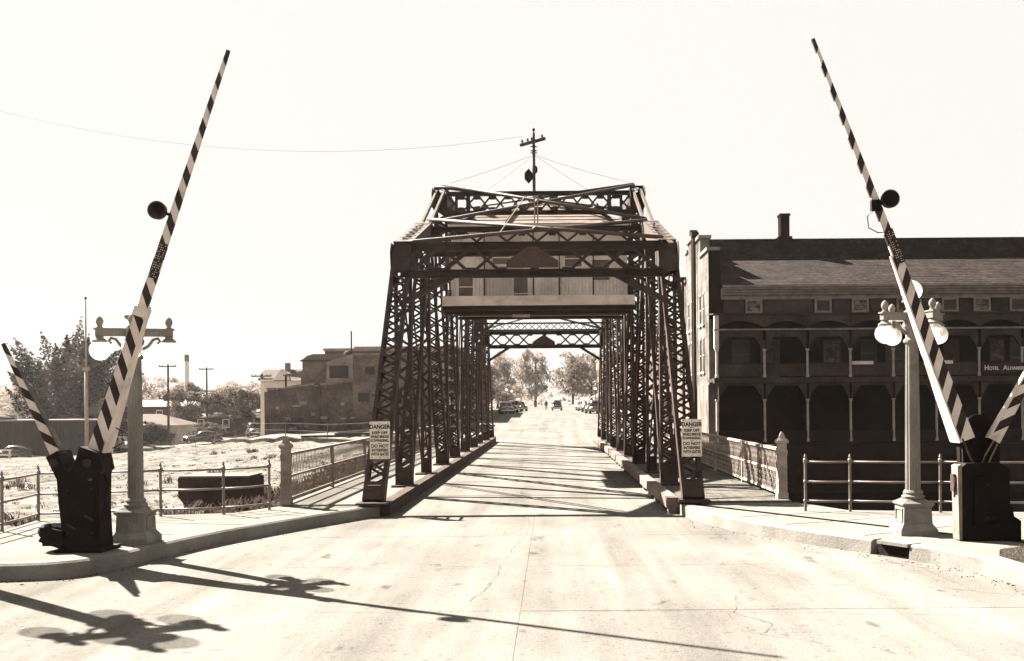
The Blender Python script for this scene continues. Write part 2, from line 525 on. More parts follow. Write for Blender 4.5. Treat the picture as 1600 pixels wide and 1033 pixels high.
# ------------------------------------------------------------------ roads
road = MB().box(-60, 60, -30, 18.15, -.07, -.045).box(-5.6, 5.0, 18.151, 21.42, -.07, -.045).build('road', M_joint, kind='structure')
RX_ = [-48, -30, -16, -8.2, -.38, 7.6, 18, 34, 52]
RY_ = [-24, -14, -6, -1, 2.6, 5.6, 8.6, 11.55, 14.75, 18.1, 21.4]
rj = random.Random(5)
for i in range(len(RX_) - 1):
    for j in range(len(RY_) - 1):
        gp = .003 + .003 * rj.random()
        x0, x1, y0, y1 = RX_[i] + gp * .3, RX_[i + 1] - gp * .3, RY_[j] + gp, RY_[j + 1] - gp
        if y1 > 19:
            x0, x1 = max(x0, -5.6), min(x1, 5.0)
            if x1 - x0 < .3: continue
        a = [rj.uniform(-.003, .003) for _ in range(4)]
        s = MB()
        # worn, slightly crooked joint edges
        n = 14
        ring = []
        for k in range(n): ring.append((x0 + (x1 - x0) * k / n, y0 + rj.uniform(-.003, .004)))
        for k in range(5): ring.append((x1 + rj.uniform(-.002, .001), y0 + (y1 - y0) * k / 5))
        for k in range(n): ring.append((x1 - (x1 - x0) * k / n, y1 + rj.uniform(-.008, .004)))
        for k in range(5): ring.append((x0 + rj.uniform(-.001, .002), y1 - (y1 - y0) * k / 5))
        s.prism([(p, q_) for p, q_ in ring], -.04, 0.0 + a[0] * .5, 'z')
        s.build('slab', M_road, road)
def crack(pts, w=.012, jit=.05, seed=1, z=.004):
    r = random.Random(seed)
    P = []
    for (ax, ay), (bx_, by_) in zip(pts, pts[1:]):
        n = max(2, int(math.hypot(bx_ - ax, by_ - ay) / .12))
        for k in range(n):
            t = k / n
            P.append((ax + (bx_ - ax) * t + r.gauss(0, jit * .4), ay + (by_ - ay) * t + r.gauss(0, jit * .4)))
    P.append(pts[-1])
    m = MB()
    vs, fs = [], []
    for k, (x, y) in enumerate(P):
        a, b = P[max(0, k - 1)], P[min(len(P) - 1, k + 1)]
        dx, dy = b[0] - a[0], b[1] - a[1]
        L = math.hypot(dx, dy) or 1
        ww = w * r.uniform(.05, .5)
        vs += [(x - dy / L * ww, y + dx / L * ww, z), (x + dy / L * ww, y - dx / L * ww, z)]
    fs = [(2 * k, 2 * k + 1, 2 * k + 3, 2 * k + 2) for k in range(len(P) - 1)]
    m.add(vs, fs)
    o = m.build('crack', M_joint, road)
for i, (pts, w) in enumerate([
    ([(-.5, 20.9), (-.45, 19), (-.6, 17), (-.75, 15.2), (-.8, 13.4), (-1.0, 12.1)], .008),
    ([(1.7, 17.2), (2.6, 15.3), (3.1, 13.9), (3.7, 12.6), (4.4, 11.9)], .008),
    ([(3.9, 16.0), (4.6, 15.4), (5.0, 14.6), (5.5, 13.9)], .012),
    ([(2.2, 12.3), (2.0, 11.4), (2.3, 10.8), (2.1, 10.3), (2.6, 9.9)], .008),
    ([(2.9, 15.75), (4.2, 15.72), (5.1, 15.3)], .014),
    ([(3.3, 13.1), (4.6, 12.9), (5.6, 12.2), (6.4, 11.4)], .012),
    ([(-3.2, 14.6), (-2.0, 14.58), (-.4, 14.55)], .012),
    ([(1.2, 19.4), (1.5, 18.6), (1.35, 17.9)], .006),
    ([(.2, 11.5), (1.6, 11.45), (3.4, 11.3), (4.6, 11.1)], .009),
    ([(-6, 11.2), (-5.2, 10.4), (-4.1, 10.1)], .005)]):
    crack(pts, w, seed=i)

# sidewalks at the near corners: (outline of kerb, then back)
SW = .22
kl = [(-16, 12.6), (-11, 13.2), (-9, 13.55), (-7.9, 13.75), (-7.0, 13.85), (-6.55, 14.1), (-6.28, 14.6), (-6.1, 15.5), (-5.72, 17.0), (-5.2, 18.3), (-4.55, 19.7), (-3.9, 21.0), (-3.62, 21.42)]
def offset(path, d):
    out = []
    for i, (x, y) in enumerate(path):
        a, b = path[max(0, i - 1)], path[min(len(path) - 1, i + 1)]
        dx, dy = b[0] - a[0], b[1] - a[1]
        L = math.hypot(dx, dy)
        out.append((x - dy / L * d, y + dx / L * d))
    return out
def kerb_stone(path_seg, back_seg, z, parent, m, dz=0):
    b = MB()
    n = len(path_seg)
    vs = [(x, y, -.03) for x, y in path_seg] + [(x, y, z) for x, y in offset_in(path_seg, back_seg, .12)] + [(x, y, z + .004) for x, y in offset_in(path_seg, back_seg, .35)] + [(x, y, z + .004) for x, y in back_seg] + [(x, y, -.03) for x, y in back_seg]
    vs[n:2 * n] = [(vs[k + n][0], vs[k + n][1], z - .025 - dz) for k in range(n)]
    fs = []
    for r_ in range(4):
        for k in range(n - 1):
            fs.append((r_ * n + k, r_ * n + k + 1, (r_ + 1) * n + k + 1, (r_ + 1) * n + k))
    fs.append(tuple(r_ * n for r_ in range(5))); fs.append(tuple(r_ * n + n - 1 for r_ in range(5))[::-1])
    b.add(vs, fs)
    return b.build('kerb_stone', m, parent)
def offset_in(a, b, t):
    return [(p[0] + (q_[0] - p[0]) * t, p[1] + (q_[1] - p[1]) * t) for p, q_ in zip(a, b)]
def subdiv(path, st):
    out = []
    for (ax, ay), (bx_, by_) in zip(path, path[1:]):
        n = max(1, int(math.hypot(bx_ - ax, by_ - ay) / st))
        out += [(ax + (bx_ - ax) * k / n, ay + (by_ - ay) * k / n) for k in range(n)]
    return out + [path[-1]]
def smooth_path(path, it=2):
    for _ in range(it):
        q_ = [path[0]]
        for a, b in zip(path, path[1:]):
            q_ += [(a[0] * .75 + b[0] * .25, a[1] * .75 + b[1] * .25), (a[0] * .25 + b[0] * .75, a[1] * .25 + b[1] * .75)]
        path = q_ + [path[-1]]
    return path
klp = smooth_path(kl)
kback = offset(klp, .2)
swl = MB()
swl.prism(kback + [(-3.62, 21.42), (-5.75, 21.42), (-6.3, 20.2), (-9.7, 19.4), (-9.4, 17.3), (-16, 16.6)], -.06, SW, 'z')
swl_o = swl.build('sidewalk', M_walk, kind='structure')
n = len(klp); step = 6
for k in range(0, n - 1, step):
    e = min(n, k + step + 1)
    # the kerb sinks towards the side street
    zz = SW
    seg, bk = klp[k:e], kback[k:e]
    kerb_stone(seg, bk, zz, swl_o, M_kerb)
kr = [(2.62, 21.42), (2.72, 20.4), (3.15, 18.8), (3.75, 17.4), (4.45, 16.2), (5.05, 15.25), (5.45, 14.6), (5.7, 13.9), (5.85, 13.1), (6.0, 12.0), (6.3, 10.0), (6.8, 7), (7.2, 2)]
krp = smooth_path(kr)
krback = offset(krp, .24)
swr = MB()
swr.prism(krback + [(16, 2), (16, 18.2), (7.3, 19.5), (5.7, 19.85), (5.1, 21.42), (2.62, 21.42)], -.06, SW, 'z')
swr_o = swr.build('sidewalk', M_walk, kind='structure')
n = len(krp)
for k in range(0, n - 1, 5):
    e = min(n, k + 6)
    mid = krp[(k + e - 1) // 2]
    if 5.0 < mid[0] < 5.5 and 14.3 < mid[1] < 15.4:
        # broken gutter inlet: a low lip, the shaded hole under it a solid black bar
        b = MB()
        seg, bk = krp[k:e], krback[k:e]
        a0, a1 = Vector((*seg[0], 0)), Vector((*seg[-1], 0))
        b.beam(a0.lerp(a1, .1) + Vector((.14, .06, .205)), a0.lerp(a1, .62) + Vector((.14, .06, .205)), .3, .05, side=(1, .6, 0))
        b.beam(a0.lerp(a1, .1) + Vector((.22, .12, .08)), a0.lerp(a1, .62) + Vector((.22, .12, .08)), .08, .2, side=(1, .6, 0))
        b.build('inlet_lip', M_kerb, swr_o)
        b = MB(); b.beam(a0.lerp(a1, .08) + Vector((.1, .05, .09)), a0.lerp(a1, .64) + Vector((.1, .05, .09)), .1, .17, side=(1, .6, 0)); b.build('inlet_shade_bar', M_black, swr_o)
        s0 = offset_in([seg[0]], [seg[-1]], .66)[0]
        kerb_stone([s0, seg[-1]], [(s0[0] + .2, s0[1] + .12), bk[-1]], SW, swr_o, M_kerb)
        continue
    kerb_stone(krp[k:e], krback[k:e], SW, swr_o, M_kerb)
# sidewalk joints
for i, (a, b) in enumerate([((-3.9, 21.2), (-5.6, 21.3)), ((-6.3, 16.9), (-9.2, 17.6)), ((-4.8, 19.6), (-6.2, 20.2)), ((-5.5, 18.2), (-8.8, 19.0)), ((2.95, 20.3), (5.0, 20.9)), ((3.4, 18.8), (5.6, 19.6)), ((4.0, 17.6), (7.0, 19.0)), ((4.9, 16.1), (8.6, 18.4))]):
    m = MB(); m.beam((*a, SW + .003), (*b, SW + .003), .012, .004, side=(b[1] - a[1], a[0] - b[0], 0)); m.build('joint_line', M_joint, swl_o if a[0] < 0 else swr_o)

# dirt and grit lying in the gutters
rgr = random.Random(61)
gd = MB()
def grit(pathx, n, side, k0, k1, wid):
    for _ in range(n):
        k = rgr.randrange(k0, k1)
        (x0, y0), (x1, y1) = pathx[k], pathx[k + 1]
        t = rgr.random(); L = math.hypot(x1 - x0, y1 - y0) or 1
        d = abs(rgr.gauss(0, wid)) + .01
        x = x0 + (x1 - x0) * t + (y1 - y0) / L * d; y = y0 + (y1 - y0) * t - (x1 - x0) / L * d
        s_ = rgr.uniform(.004, .016)
        gd.add([(x - s_, y - s_, .003), (x + s_, y - s_ * .6, .003), (x + s_ * .5, y + s_, .003), (x, y, .003 + s_)], [(0, 1, 3), (1, 2, 3), (2, 0, 3)])
grit(klp, 250, 1, 2, len(klp) - 1, .16)
grit(krp, 260, 1, 2, len(krp) - 8, .22)
gd.build('grit', mat('road_dirt', .05, .03, scale=8), kind='stuff', label='loose grit and dirt lying along the gutters', cat='grit')

# verge grass on the right corner
gr = MB()
rg = random.Random(11)
poly = [(6.05, 13.9), (6.3, 14.45), (7.4, 15.1), (11, 15.6), (11, 8), (6.9, 8), (6.35, 10.5), (6.15, 12.2)]
def inside(x, y, P):
    c = False
    for i in range(len(P)):
        (a, b), (d, e) = P[i], P[i - 1]
        if (b > y) != (e > y) and x < (d - a) * (y - b) / (e - b) + a:
            c = not c
    return c
MB().prism(poly, SW, SW + .012, 'z').build('verge', M_bank, kind='structure')
cnt = 0
while cnt < 9000:
    x, y = rg.uniform(6, 9.5), rg.uniform(10.5, 15.6)
    if not inside(x, y, poly): continue
    cnt += 1
    h = rg.uniform(.03, .085); a = rg.uniform(0, 6.28); l = rg.uniform(-.04, .04); w = .006
    gr.add([(x - w * math.cos(a), y - w * math.sin(a), SW), (x + w * math.cos(a), y + w * math.sin(a), SW), (x + l, y + rg.uniform(-.04, .04), SW + h)], [(0, 1, 2)])
gr.build('grass', M_grass, kind='stuff', label='short dry grass on the verge beside the curving white kerb', cat='grass')

# street beyond the bridge
st = MB()
ys = axis_pts([(61.9, 160, 7), (160, 420, 26)])
for k, y in enumerate(ys):
    st.v += [(-8.3, y, street_z(y) - .002), (7.4, y, street_z(y) - .002)]
st.f = [(2 * k, 2 * k + 1, 2 * k + 3, 2 * k + 2) for k in range(len(ys) - 1)]; st.m = [0] * len(st.f)
st.build('street', M_road, kind='structure')
for a, b, nm in ((-11.4, -8.3, 'pavement'), (7.4, 10.6, 'pavement')):
    s = MB()
    for k, y in enumerate(ys):
        z = street_z(y)
        s.v += [(a, y, z - .2), (a, y, z + .14), (b, y, z + .14), (b, y, z - .2)]
    for k in range(len(ys) - 1):
        for r_ in range(3):
            s.f.append((4 * k + r_, 4 * k + 4 + r_, 4 * k + 5 + r_, 4 * k + 1 + r_))
    s.m = [0] * len(s.f)
    s.build(nm, M_walk, kind='structure')

# side street that drops from the bridge head towards the lake
ss = MB()
path = smooth_path([(-8.6, 66), (-14, 73), (-21, 81), (-28, 95), (-37, 112), (-46, 128), (-60, 150)], 2)
path = subdiv(path, 1.2)
off = offset(path, -3.2); off1 = offset(path, -1); off3 = offset(path, 1); off2 = offset(path, 3.2)
for row in zip(off, off1, off3, off2):
    ss.v += [(x, y, ground_z(x, y) + .07) for x, y in row]
ss.f = [(4 * k + c, 4 * k + c + 1, 4 * k + c + 5, 4 * k + c + 4) for k in range(len(path) - 1) for c in range(3)]; ss.m = [0] * len(ss.f)
ss.build('side_street', M_walk, kind='structure')

# ------------------------------------------------------------------ the swing bridge
XL, XR, XC = -3.76, 2.94, -.41
PY = [21.47 + 4.5 * k for k in range(10)]
TZ = {0: .28, 1: 6.26, 2: 7.54, 3: 9.53, 4: 9.53, 5: 9.53, 6: 9.53, 7: 7.54, 8: 6.26, 9: .28}
BZ = .28
bridge = thing('swing_bridge', 'dark riveted steel truss swing bridge carrying the roadway over the channel', 'bridge', (XC, PY[0], 0))
def child(mb, name, m, parent=bridge, smooth=False, kind=None):
    o = mb.build(name, m, parent, smooth, kind=kind)
    if parent is bridge:
        o.matrix_parent_inverse = Matrix.Translation((-XC, -PY[0], 0))
    return o
bar_me = MB().box(-.5, .5, -.032, .032, -.006, .006).mesh('lacing_bar', M_steel)
bar_count = 0
def bar_obj(a, b, side, parent):
    """one lacing bar from a to b lying flat in the plane that holds `side`"""
    a, b = Vector(a), Vector(b)
    d = (b - a); L = d.length; d.normalize()
    nrm = d.cross(Vector(side)).normalized()
    w = nrm.cross(d)
    mt = Matrix((d, w, nrm)).transposed().to_4x4()
    mt.translation = (a + b) / 2
    o = bpy.data.objects.new('lacing_bar', bar_me)
    COL.objects.link(o)
    o.parent = parent
    o.matrix_basis = mt @ Matrix.Diagonal((L, 1, 1, 1))
    return o
def laced(name, a, b, wid, dep, side, pitch=.42, flange=.1, single=False, m=None, rivets=True, faces=(-1, 1), tie=.45):
    """a member of two channels tied by zig-zag lacing, with batten plates at its ends"""
    global bar_count
    a, b, side = Vector(a), Vector(b), Vector(side).normalized()
    d = (b - a).normalized()
    nrm = d.cross(side).normalized()
    L = (b - a).length
    mb = MB()
    for s in (-1, 1):
        # web and two legs of each channel
        c = side * (s * (wid / 2 - .012))
        mb.beam(a + c, b + c, .024, dep, side)
        for f in (-1, 1):
            c2 = side * (s * (wid / 2 - flange / 2)) + nrm * (f * (dep / 2 + .008))
            mb.beam(a + c2, b + c2, flange, .016, side)
    for t0, t1 in ((0, tie), (L - tie, L)):
        for f in faces:
            c = nrm * (f * (dep / 2 + .022))
            mb.beam(a + d * t0 + c, a + d * t1 + c, wid, .012, side)
    if rivets:
        for s in (-1, 1):
            k = 0
            while k * .3 < L:
                p = a + d * (k * .3 + .05) + side * (s * (wid / 2 - flange * .4)) - nrm * (dep / 2 + .02)
                if d.dot(Vector((0, 0, 1))) > -2:
                    mb.beam(p - nrm * .008, p + nrm * .014, .026, .026)
                k += 1
    o = child(mb, name, m or M_steel)
    n = max(2, int(round((L - 2 * tie) / pitch)))
    stp = (L - 2 * tie) / n
    lac = MB()
    near_f = -1 if nrm.y > 0 else 1
    hw = wid / 2 - flange * .5
    for f in faces:
        for k in range(n):
            s0 = 1 if k % 2 else -1
            p = a + d * (tie + k * stp) + side * (s0 * hw) + nrm * (f * (dep / 2 + .022))
            q_ = a + d * (tie + (k + 1) * stp) - side * (s0 * hw) + nrm * (f * (dep / 2 + .022))
            if single and f == near_f:
                bo = bar_obj(p, q_, side, o); bo.parent = o; bar_count += 1
            else:
                lac.beam(p, q_, .055, .012, side=side)
    if lac.f:
        lac.build('lacing', m or M_steel, o, kind='stuff')
    return o
X1 = (1, 0, 0)
for X in (XL, XR):
    def P(k, z): return (X, PY[k], z)
    for k0, k1, lo in ((0, 1, 0), (9, 8, 0)):
        near = k0 == 0
        laced('end_post', P(k0, BZ), P(k1, TZ[k1]), .46, .2, X1, .25, .085, single=near)
    # cover plate of the end posts (upper side) stays open, lattice only; feet
    for k in range(10):
        w = .52 if k in (0, 9) else .46
        ft = MB().box(X - w / 2 - .06, X + w / 2 + .06, PY[k] - .35, PY[k] + .32, BZ - .03, BZ + .02)
        ft.box(X - w / 2 + .12, X + w / 2 - .12, PY[k] + .02, PY[k] + .1, BZ + .02, BZ + (.36 if k in (0, 9) else .28))
        child(ft, 'foot_plate', M_steel)
    for k in range(1, 9):
        big = k in (3, 6)
        laced('vertical_post', P(k, BZ), P(k, TZ[k] - .1), .44 if k in (1, 3, 6, 8) else .3, .17, X1, .24, .075, single=k <= 1)
    dg_ = [(1, 'b', 2, 't'), (3, 'b', 2, 't'), (1, 't', 2, 'b'), (3, 't', 4, 'b'), (5, 'b', 6, 't'), (4, 't', 5, 'b'), (7, 't', 6, 'b'), (7, 't', 8, 'b'), (8, 't', 7, 'b')]
    for k0, e0, k1, e1 in dg_:
        a = P(k0, BZ if e0 == 'b' else TZ[k0] - .05); b = P(k1, BZ if e1 == 'b' else TZ[k1] - .05)
        if (k0, e0) in ((1, 't'), (8, 't')) or (k0, k1) == (4, 5):
            m = MB()
            for s in (-.1, .1):
                m.beam((a[0] + s, a[1], a[2]), (b[0] + s, b[1], b[2]), .035, .09, X1)
            child(m, 'eye_bar', M_steel)
        else:
            laced('diagonal', a, b, .4, .15, X1, .24, .075, single=(k0 <= 3 and k1 == 2))
    # second, light counter rods in the centre panels
    for k0, k1 in ((3, 4), (4, 5), (5, 6)):
        m = MB(); m.beam(P(k0, BZ + .3), P(k1, TZ[k1] - .2), .03, .07, X1); child(m, 'counter_rod', M_steel)
    for k in range(1, 8):
        a, b = Vector(P(k, TZ[k])), Vector(P(k + 1, TZ[k + 1]))
        if k in (2, 6):
            for s in (-.13, .13):
                m = MB(); m.beam(a + Vector((s, 0, .05)), b + Vector((s, 0, .05)), .07, .13, X1); child(m, 'chord_bar', M_steel_l)
            continue
        laced('top_chord', a, b, .46, .36, X1, .34, .13, m=M_steel_l if k == 1 else M_steel, rivets=False, faces=(-1, 1), tie=.3)
    # bottom chord below the sidewalk level
    m = MB()
    m.beam(P(0, -.25), P(9, -.25), .4, .5, X1); child(m, 'bottom_chord', M_steel)
# gusset plates with rivets where the members meet the top chord
gm = None
for X in (XL, XR):
    for k in range(1, 9):
        for s in (-1, 1):
            g_ = MB()
            xx = X + s * .245
            z = TZ[k]
            sh = [(-.4, -.55), (.4, -.55), (.5, -.12), (.3, .12), (-.3, .12), (-.5, -.12)]
            g_.prism([(PY[k] + p, z + q_) for p, q_ in sh], xx - .008, xx + .008, 'x')
            child(g_, 'gusset', M_steel)

def cross_frame(y0, z0, y1, z1, nX, name='portal', bar=.07, heavy=.16, x0=XL + .2, x1=XR - .2, mid=False, m=M_steel):
    """a transverse frame: lower strut at (y0,z0), upper at (y1,z1), filled with crossed bars"""
    for y, z, nm in ((y1, z1, 'upper_strut'), (y0, z0, 'lower_strut')):
        b = MB()
        b.beam((x0, y - .07, z), (x1, y - .07, z), .014, heavy, side=(0, 1, 0))
        b.beam((x0, y - .11, z + heavy / 2), (x1, y - .11, z + heavy / 2), .14, .014, side=(0, 1, 0))
        b.beam((x0, y - .11, z - heavy / 2), (x1, y - .11, z - heavy / 2), .14, .014, side=(0, 1, 0))
        child(b, name + '_' + nm, m)
    W = (x1 - x0) / nX
    up = Vector((0, y1 - y0, z1 - z0)).normalized()
    for i in range(nX):
        if mid and abs(i - (nX - 1) / 2) < 1.0:
            continue
        a0, a1 = x0 + i * W, x0 + (i + 1) * W
        for p, q_, dy in (((a0, y0, z0), (a1, y1, z1), -.085), ((a1, y0, z0), (a0, y1, z1), -.1)):
            b = MB(); b.beam((p[0], p[1] + dy, p[2]), (q_[0], q_[1] + dy, q_[2]), bar, .012, side=up)
            child(b, 'cross_bar', m)
    for i in range(nX + 1 if bar > .04 else 0):
        for (y, z, sg) in ((y0, z0, 1), (y1, z1, -1)):
            b = MB()
            xx = x0 + i * W
            w2 = min(.16, W * .3)
            p0 = Vector((xx, y - .115, z))
            b.add([p0 - Vector((w2, 0, 0)), p0 + Vector((w2, 0, 0)), p0 + Vector((w2 * .6, 0, 0)) + up * sg * .2, p0 - Vector((w2 * .6, 0, 0)) + up * sg * .2], [(0, 1, 2, 3)])
            child(b, 'tie_plate', m)
def on_end(z, far=False):
    t = (z - BZ) / (TZ[1] - BZ)
    return PY[9] - 4.5 * t if far else PY[0] + 4.5 * t
# end portals
for far in (False, True):
    s = 1 if far else -1
    yl, yu = on_end(5.54, far), on_end(6.2, far)
    cross_frame(yl + s * .16, 5.53, yu + s * .16, 6.28, 8, 'portal', bar=.085, heavy=.19, mid=True)
    for X, sg in ((XL, 1), (XR, -1)):
        b = MB()
        yk = on_end(4.75, far)
        b.beam((X + sg * .1, yk + s * .1, 4.75), (X + sg * 1.35, yl + s * .14, 5.5), .12, .14, side=(0, 1, 0))
        child(b, 'knee_brace', M_steel)
        b = MB()
        b.beam((X + sg * .02, yl + s * .19, 5.58), (X + sg * .02, yu + s * .19, 6.34), .46, .014, side=(1, 0, 0))
        child(b, 'corner_plate', M_steel)
    # pediment-shaped builder's plate in the middle of the portal
    b = MB()
    pp = [(-.62, 5.66), (.62, 5.66), (.62, 5.8), (.1, 6.14), (-.1, 6.14), (-.62, 5.8)]
    yy = yl + s * (.42 if not far else .3)
    b.prism([(XC - .05 + a, z) for a, z in pp], yy - .02, yy + .02)
    pl = child(b, 'name_plate', mat('plate_paint', .055, .04, scale=9, fine=.3, fscale=30))
    rim = MB()
    for (a, z), (c, w) in zip(pp, pp[1:] + pp[:1]):
        rim.beam((XC - .05 + a, yy - .025, z), (XC - .05 + c, yy - .025, w), .04, .03, side=(0, 1, 0))
    rim.build('rim', M_steel_l, pl)
# sway frames over the inner panel points
cross_frame(PY[2], 6.78, PY[2], 7.5, 7, 'sway', bar=.07, heavy=.14)
cross_frame(PY[3], 8.82, PY[3], 9.47, 12, 'sway', bar=.06, heavy=.13)
cross_frame(PY[6], 8.82, PY[6], 9.47, 10, 'sway', bar=.06, heavy=.13)
cross_frame(PY[6], 5.78, PY[6], 6.1, 18, 'sway', bar=.028, heavy=.05)
cross_frame(PY[7], 6.78, PY[7], 7.5, 7, 'sway', bar=.07, heavy=.14)
for k in (2, 7, 3, 6):
    for X, sg in ((XL, 1), (XR, -1)):
        b = MB()
        zt = TZ[k] - (.75 if k in (2, 7) else .72)
        b.beam((X + sg * .15, PY[k] - .05, zt - .85), (X + sg * 1.2, PY[k] - .05, zt), .1, .1, side=(0, 1, 0)); child(b, 'knee_brace', M_steel)
        b = MB()
        for q_ in (.55, .95):
            if k in (3, 6): b.beam((X + sg * q_, PY[k] - .12, 8.82), (X + sg * q_, PY[k] - .12, 9.47), .14 if q_ > .8 else .1, .014, side=(1, 0, 0))
        if b.f: child(b, 'batten', M_steel)
# pale pipe laterals crossing over the roadway in the plane of the top chords
for k in (1, 2, 3, 6, 7):
    z0, z1 = TZ[k] + .2, TZ[k + 1] + .2
    for xa, xb, dz in ((XL + .1, XR - .1, 0), (XR - .1, XL + .1, .075)):
        b = MB(); b.tube([(xa, PY[k] + .1, z0 + dz), (xb, PY[k + 1] - .1, z1 + dz)], .052, 8)
        child(b, 'lateral_pipe', M_steel_l, smooth=True)
    if k < 3:
        b = MB(); yc = (PY[k] + PY[k + 1]) / 2; zc = (z0 + z1) / 2
        b.sphere((XC, yc, zc + .04), .11, 10, sz=.7); child(b, 'lateral_hub', M_steel_l, smooth=True)
b = MB()
ym = (PY[1] + PY[2]) / 2; zm = (TZ[1] + TZ[2]) / 2 + .2
for s in (-.045, .045):
    b.tube([(XC + s, ym + .2, zm), (XC + s, ym + .2, zm + .95)], .02, 6)
b.beam((XC - .07, ym + .2, zm + .97), (XC + .07, ym + .2, zm + .97), .05, .05)
child(b, 'hanger_rod', M_flag)
b = MB(); b.tube([(XC - .95, ym - .9, zm - .2), (XC - .3, ym + .5, zm + 1.05)], .014, 6); child(b, 'stay_rod', M_flag)
# floor, sidewalks, kerbs
deck = MB().box(-3.42, 2.45, 21.46, 61.95, -.22, 0.0)
child(deck, 'deck', M_road)
b = MB()
for k in range(1, 9):
    b.beam((-3.42, PY[k], .003), (2.45, PY[k], .003), .03, .005, side=(0, 1, 0))
child(b, 'joint_line', M_joint)
child(MB().box(-5.7, -3.66, 21.46, 61.95, .1, .25), 'sidewalk_deck', M_walk)
child(MB().box(-3.66, -3.42, 21.43, 61.95, -.1, .33 - .05), 'kerb_timber', mat('shaded_timber', .04, .02, scale=2, stretch=(3, .35, 3), bump=.3, bscale=20, fine=.2))  # kerb timber darkened, shade of its road face put into the colour
rk = random.Random(9)
y = 21.46
while y < 61.8:                                             # board walk on the downstream side
    w = .235
    b = MB(); dz = rk.uniform(-.006, .006)
    b.box(2.62, 5.0, y + .006, y + w - .006, .19, .25 + dz)
    child(b, 'walk_plank', M_timber)
    y += w
y = 21.5
i = 0
while y < 61.5:                                             # kerb of timber blocks with gaps for run-off
    L = 4.3
    b = MB()
    b.box(2.38, 2.62, y, y + L, .12, .34)
    for q_ in range(4):
        b.box(2.42, 2.6, y + q_ * 1.35 + .02, y + q_ * 1.35 + .3, -.02, .12)
    child(b, 'kerb_timber', mat('pale_timber', .13, .09, scale=2, stretch=(3, .4, 3), fine=.2))
    y += 4.5
for k in range(10):
    b = MB().box(-5.5, 4.9, PY[k] - .12, PY[k] + .12, -.8, -.24); child(b, 'floor_beam', M_steel)
# centre pier that carries the swing span
MB().lathe([(3.6, -5), (3.5, -1.3), (3.7, -1.2), (3.7, -.85)], (XC, 41.7, 0), 32).build('pivot_pier', M_kerb, label='round stone pier under the middle of the swing bridge', cat='pier')

# ------------------------------------------------------------------ bridge tender's house
HX0, HX1, HY0, HY1, HZ0, HZ1 = -3.42, 2.6, 35.25, 39.15, 5.62, 8.42
house = thing('bridge_tender_house', 'board-sided operator house with hipped roof set high between the bridge trusses', 'house', (XC, 37.2, HZ0))
def hchild(mb, name, m, parent=house):
    o = mb.build(name, m, parent)
    if parent is house:
        o.matrix_parent_inverse = Matrix.Translation((-XC, -37.2, -HZ0))
    return o
hchild(MB().box(HX0 + .06, HX1 - .06, HY0 + .06, HY1 - .06, HZ0, HZ1 - .02), 'core', M_sidingd)
wins = [(-2.95, 6.35, .55, 1.0), (-1.75, 7.35, .62, .45), (-1.05, 6.1, .5, 1.5), (.75, 7.3, .6, .55), (1.7, 6.9, .6, .7)]
bx_ = HX0
bi = 0
rb = random.Random(4)
seams = [-2.3, -.62, .28, 1.45]
while bx_ < HX1 - .01:                                      # vertical boards, one by one
    w = .118
    x1 = min(HX1, bx_ + w)
    xm = (bx_ + x1) / 2
    segs = [(HZ0 + .28, HZ1)]
    for wx, wz, ww, wh in wins:
        if abs(xm - wx) < ww / 2:
            segs = [(HZ0 + .28, wz - wh / 2), (wz + wh / 2, HZ1)]
    bm = M_sidingd if (-2.3 < xm < -1.0) else M_siding
    for z0, z1 in segs:
        b = MB(); dy = rb.uniform(-.006, .006)
        b.box(bx_ + .005, x1 - .005, HY0 + dy, HY0 + .05, z0, z1)
        hchild(b, 'siding_board', bm)
    bx_ += w
for s_ in seams:
    hchild(MB().box(s_ - .02, s_ + .02, HY0 - .03, HY0 - .008, HZ0 + .28, HZ1), 'batten', M_steel)
for wx, wz, ww, wh in wins:
    b = MB()
    for a0, a1, c0, c1 in ((wx - ww / 2 - .05, wx - ww / 2, wz - wh / 2 - .05, wz + wh / 2 + .05), (wx + ww / 2, wx + ww / 2 + .05, wz - wh / 2 - .05, wz + wh / 2 + .05),
                           (wx - ww / 2, wx + ww / 2, wz - wh / 2 - .05, wz - wh / 2), (wx - ww / 2, wx + ww / 2, wz + wh / 2, wz + wh / 2 + .05), (wx - ww / 2, wx + ww / 2, wz - .015, wz + .015)):
        b.box(a0, a1, HY0 - .025, HY0 + .03, c0, c1)
    wf = hchild(b, 'window', M_board)
    hchild(MB().box(wx - ww / 2, wx + ww / 2, HY0 + .03, HY0 + .055, wz - wh / 2, wz + wh / 2), 'pane', mat('hazed_pane', .12, .07, scale=3, rough=.5), wf)  # panes lightened, haze over the house put into their colour
for X in (HX0, HX1):
    s = 1 if X > 0 else -1
    hchild(MB().box(min(X, X + s * .02), max(X, X + s * .02), HY0, HY1, HZ0 + .02, HZ1), 'side_wall', M_siding)
hchild(MB().box(HX0, HX1, HY0 - .03, HY0 + .05, HZ0 - .17, HZ0 + .12), 'skirt_board', M_board)
hchild(MB().box(HX0, HX1, HY1 - .05, HY1 + .03, HZ0 - .02, HZ1), 'rear_wall', M_siding)
hchild(MB().box(HX0 - .02, HX1 + .02, 32.3, HY0 - .035, 5.44, 5.52), 'walkway_floor', M_darkwood)
hchild(MB().box(HX0 - .02, HX1 + .02, 32.2, 32.29, 5.42, 5.72), 'walkway_fascia', M_board)
for yy in (32.6, 34.0, 35.5, 36.9, 38.6):
    hchild(MB().box(HX0 - .1, HX1 + .1, yy, yy + .14, 5.5 if yy > 35.3 else 5.3, 5.61 if yy > 35.3 else 5.43), 'floor_joist', M_steel)
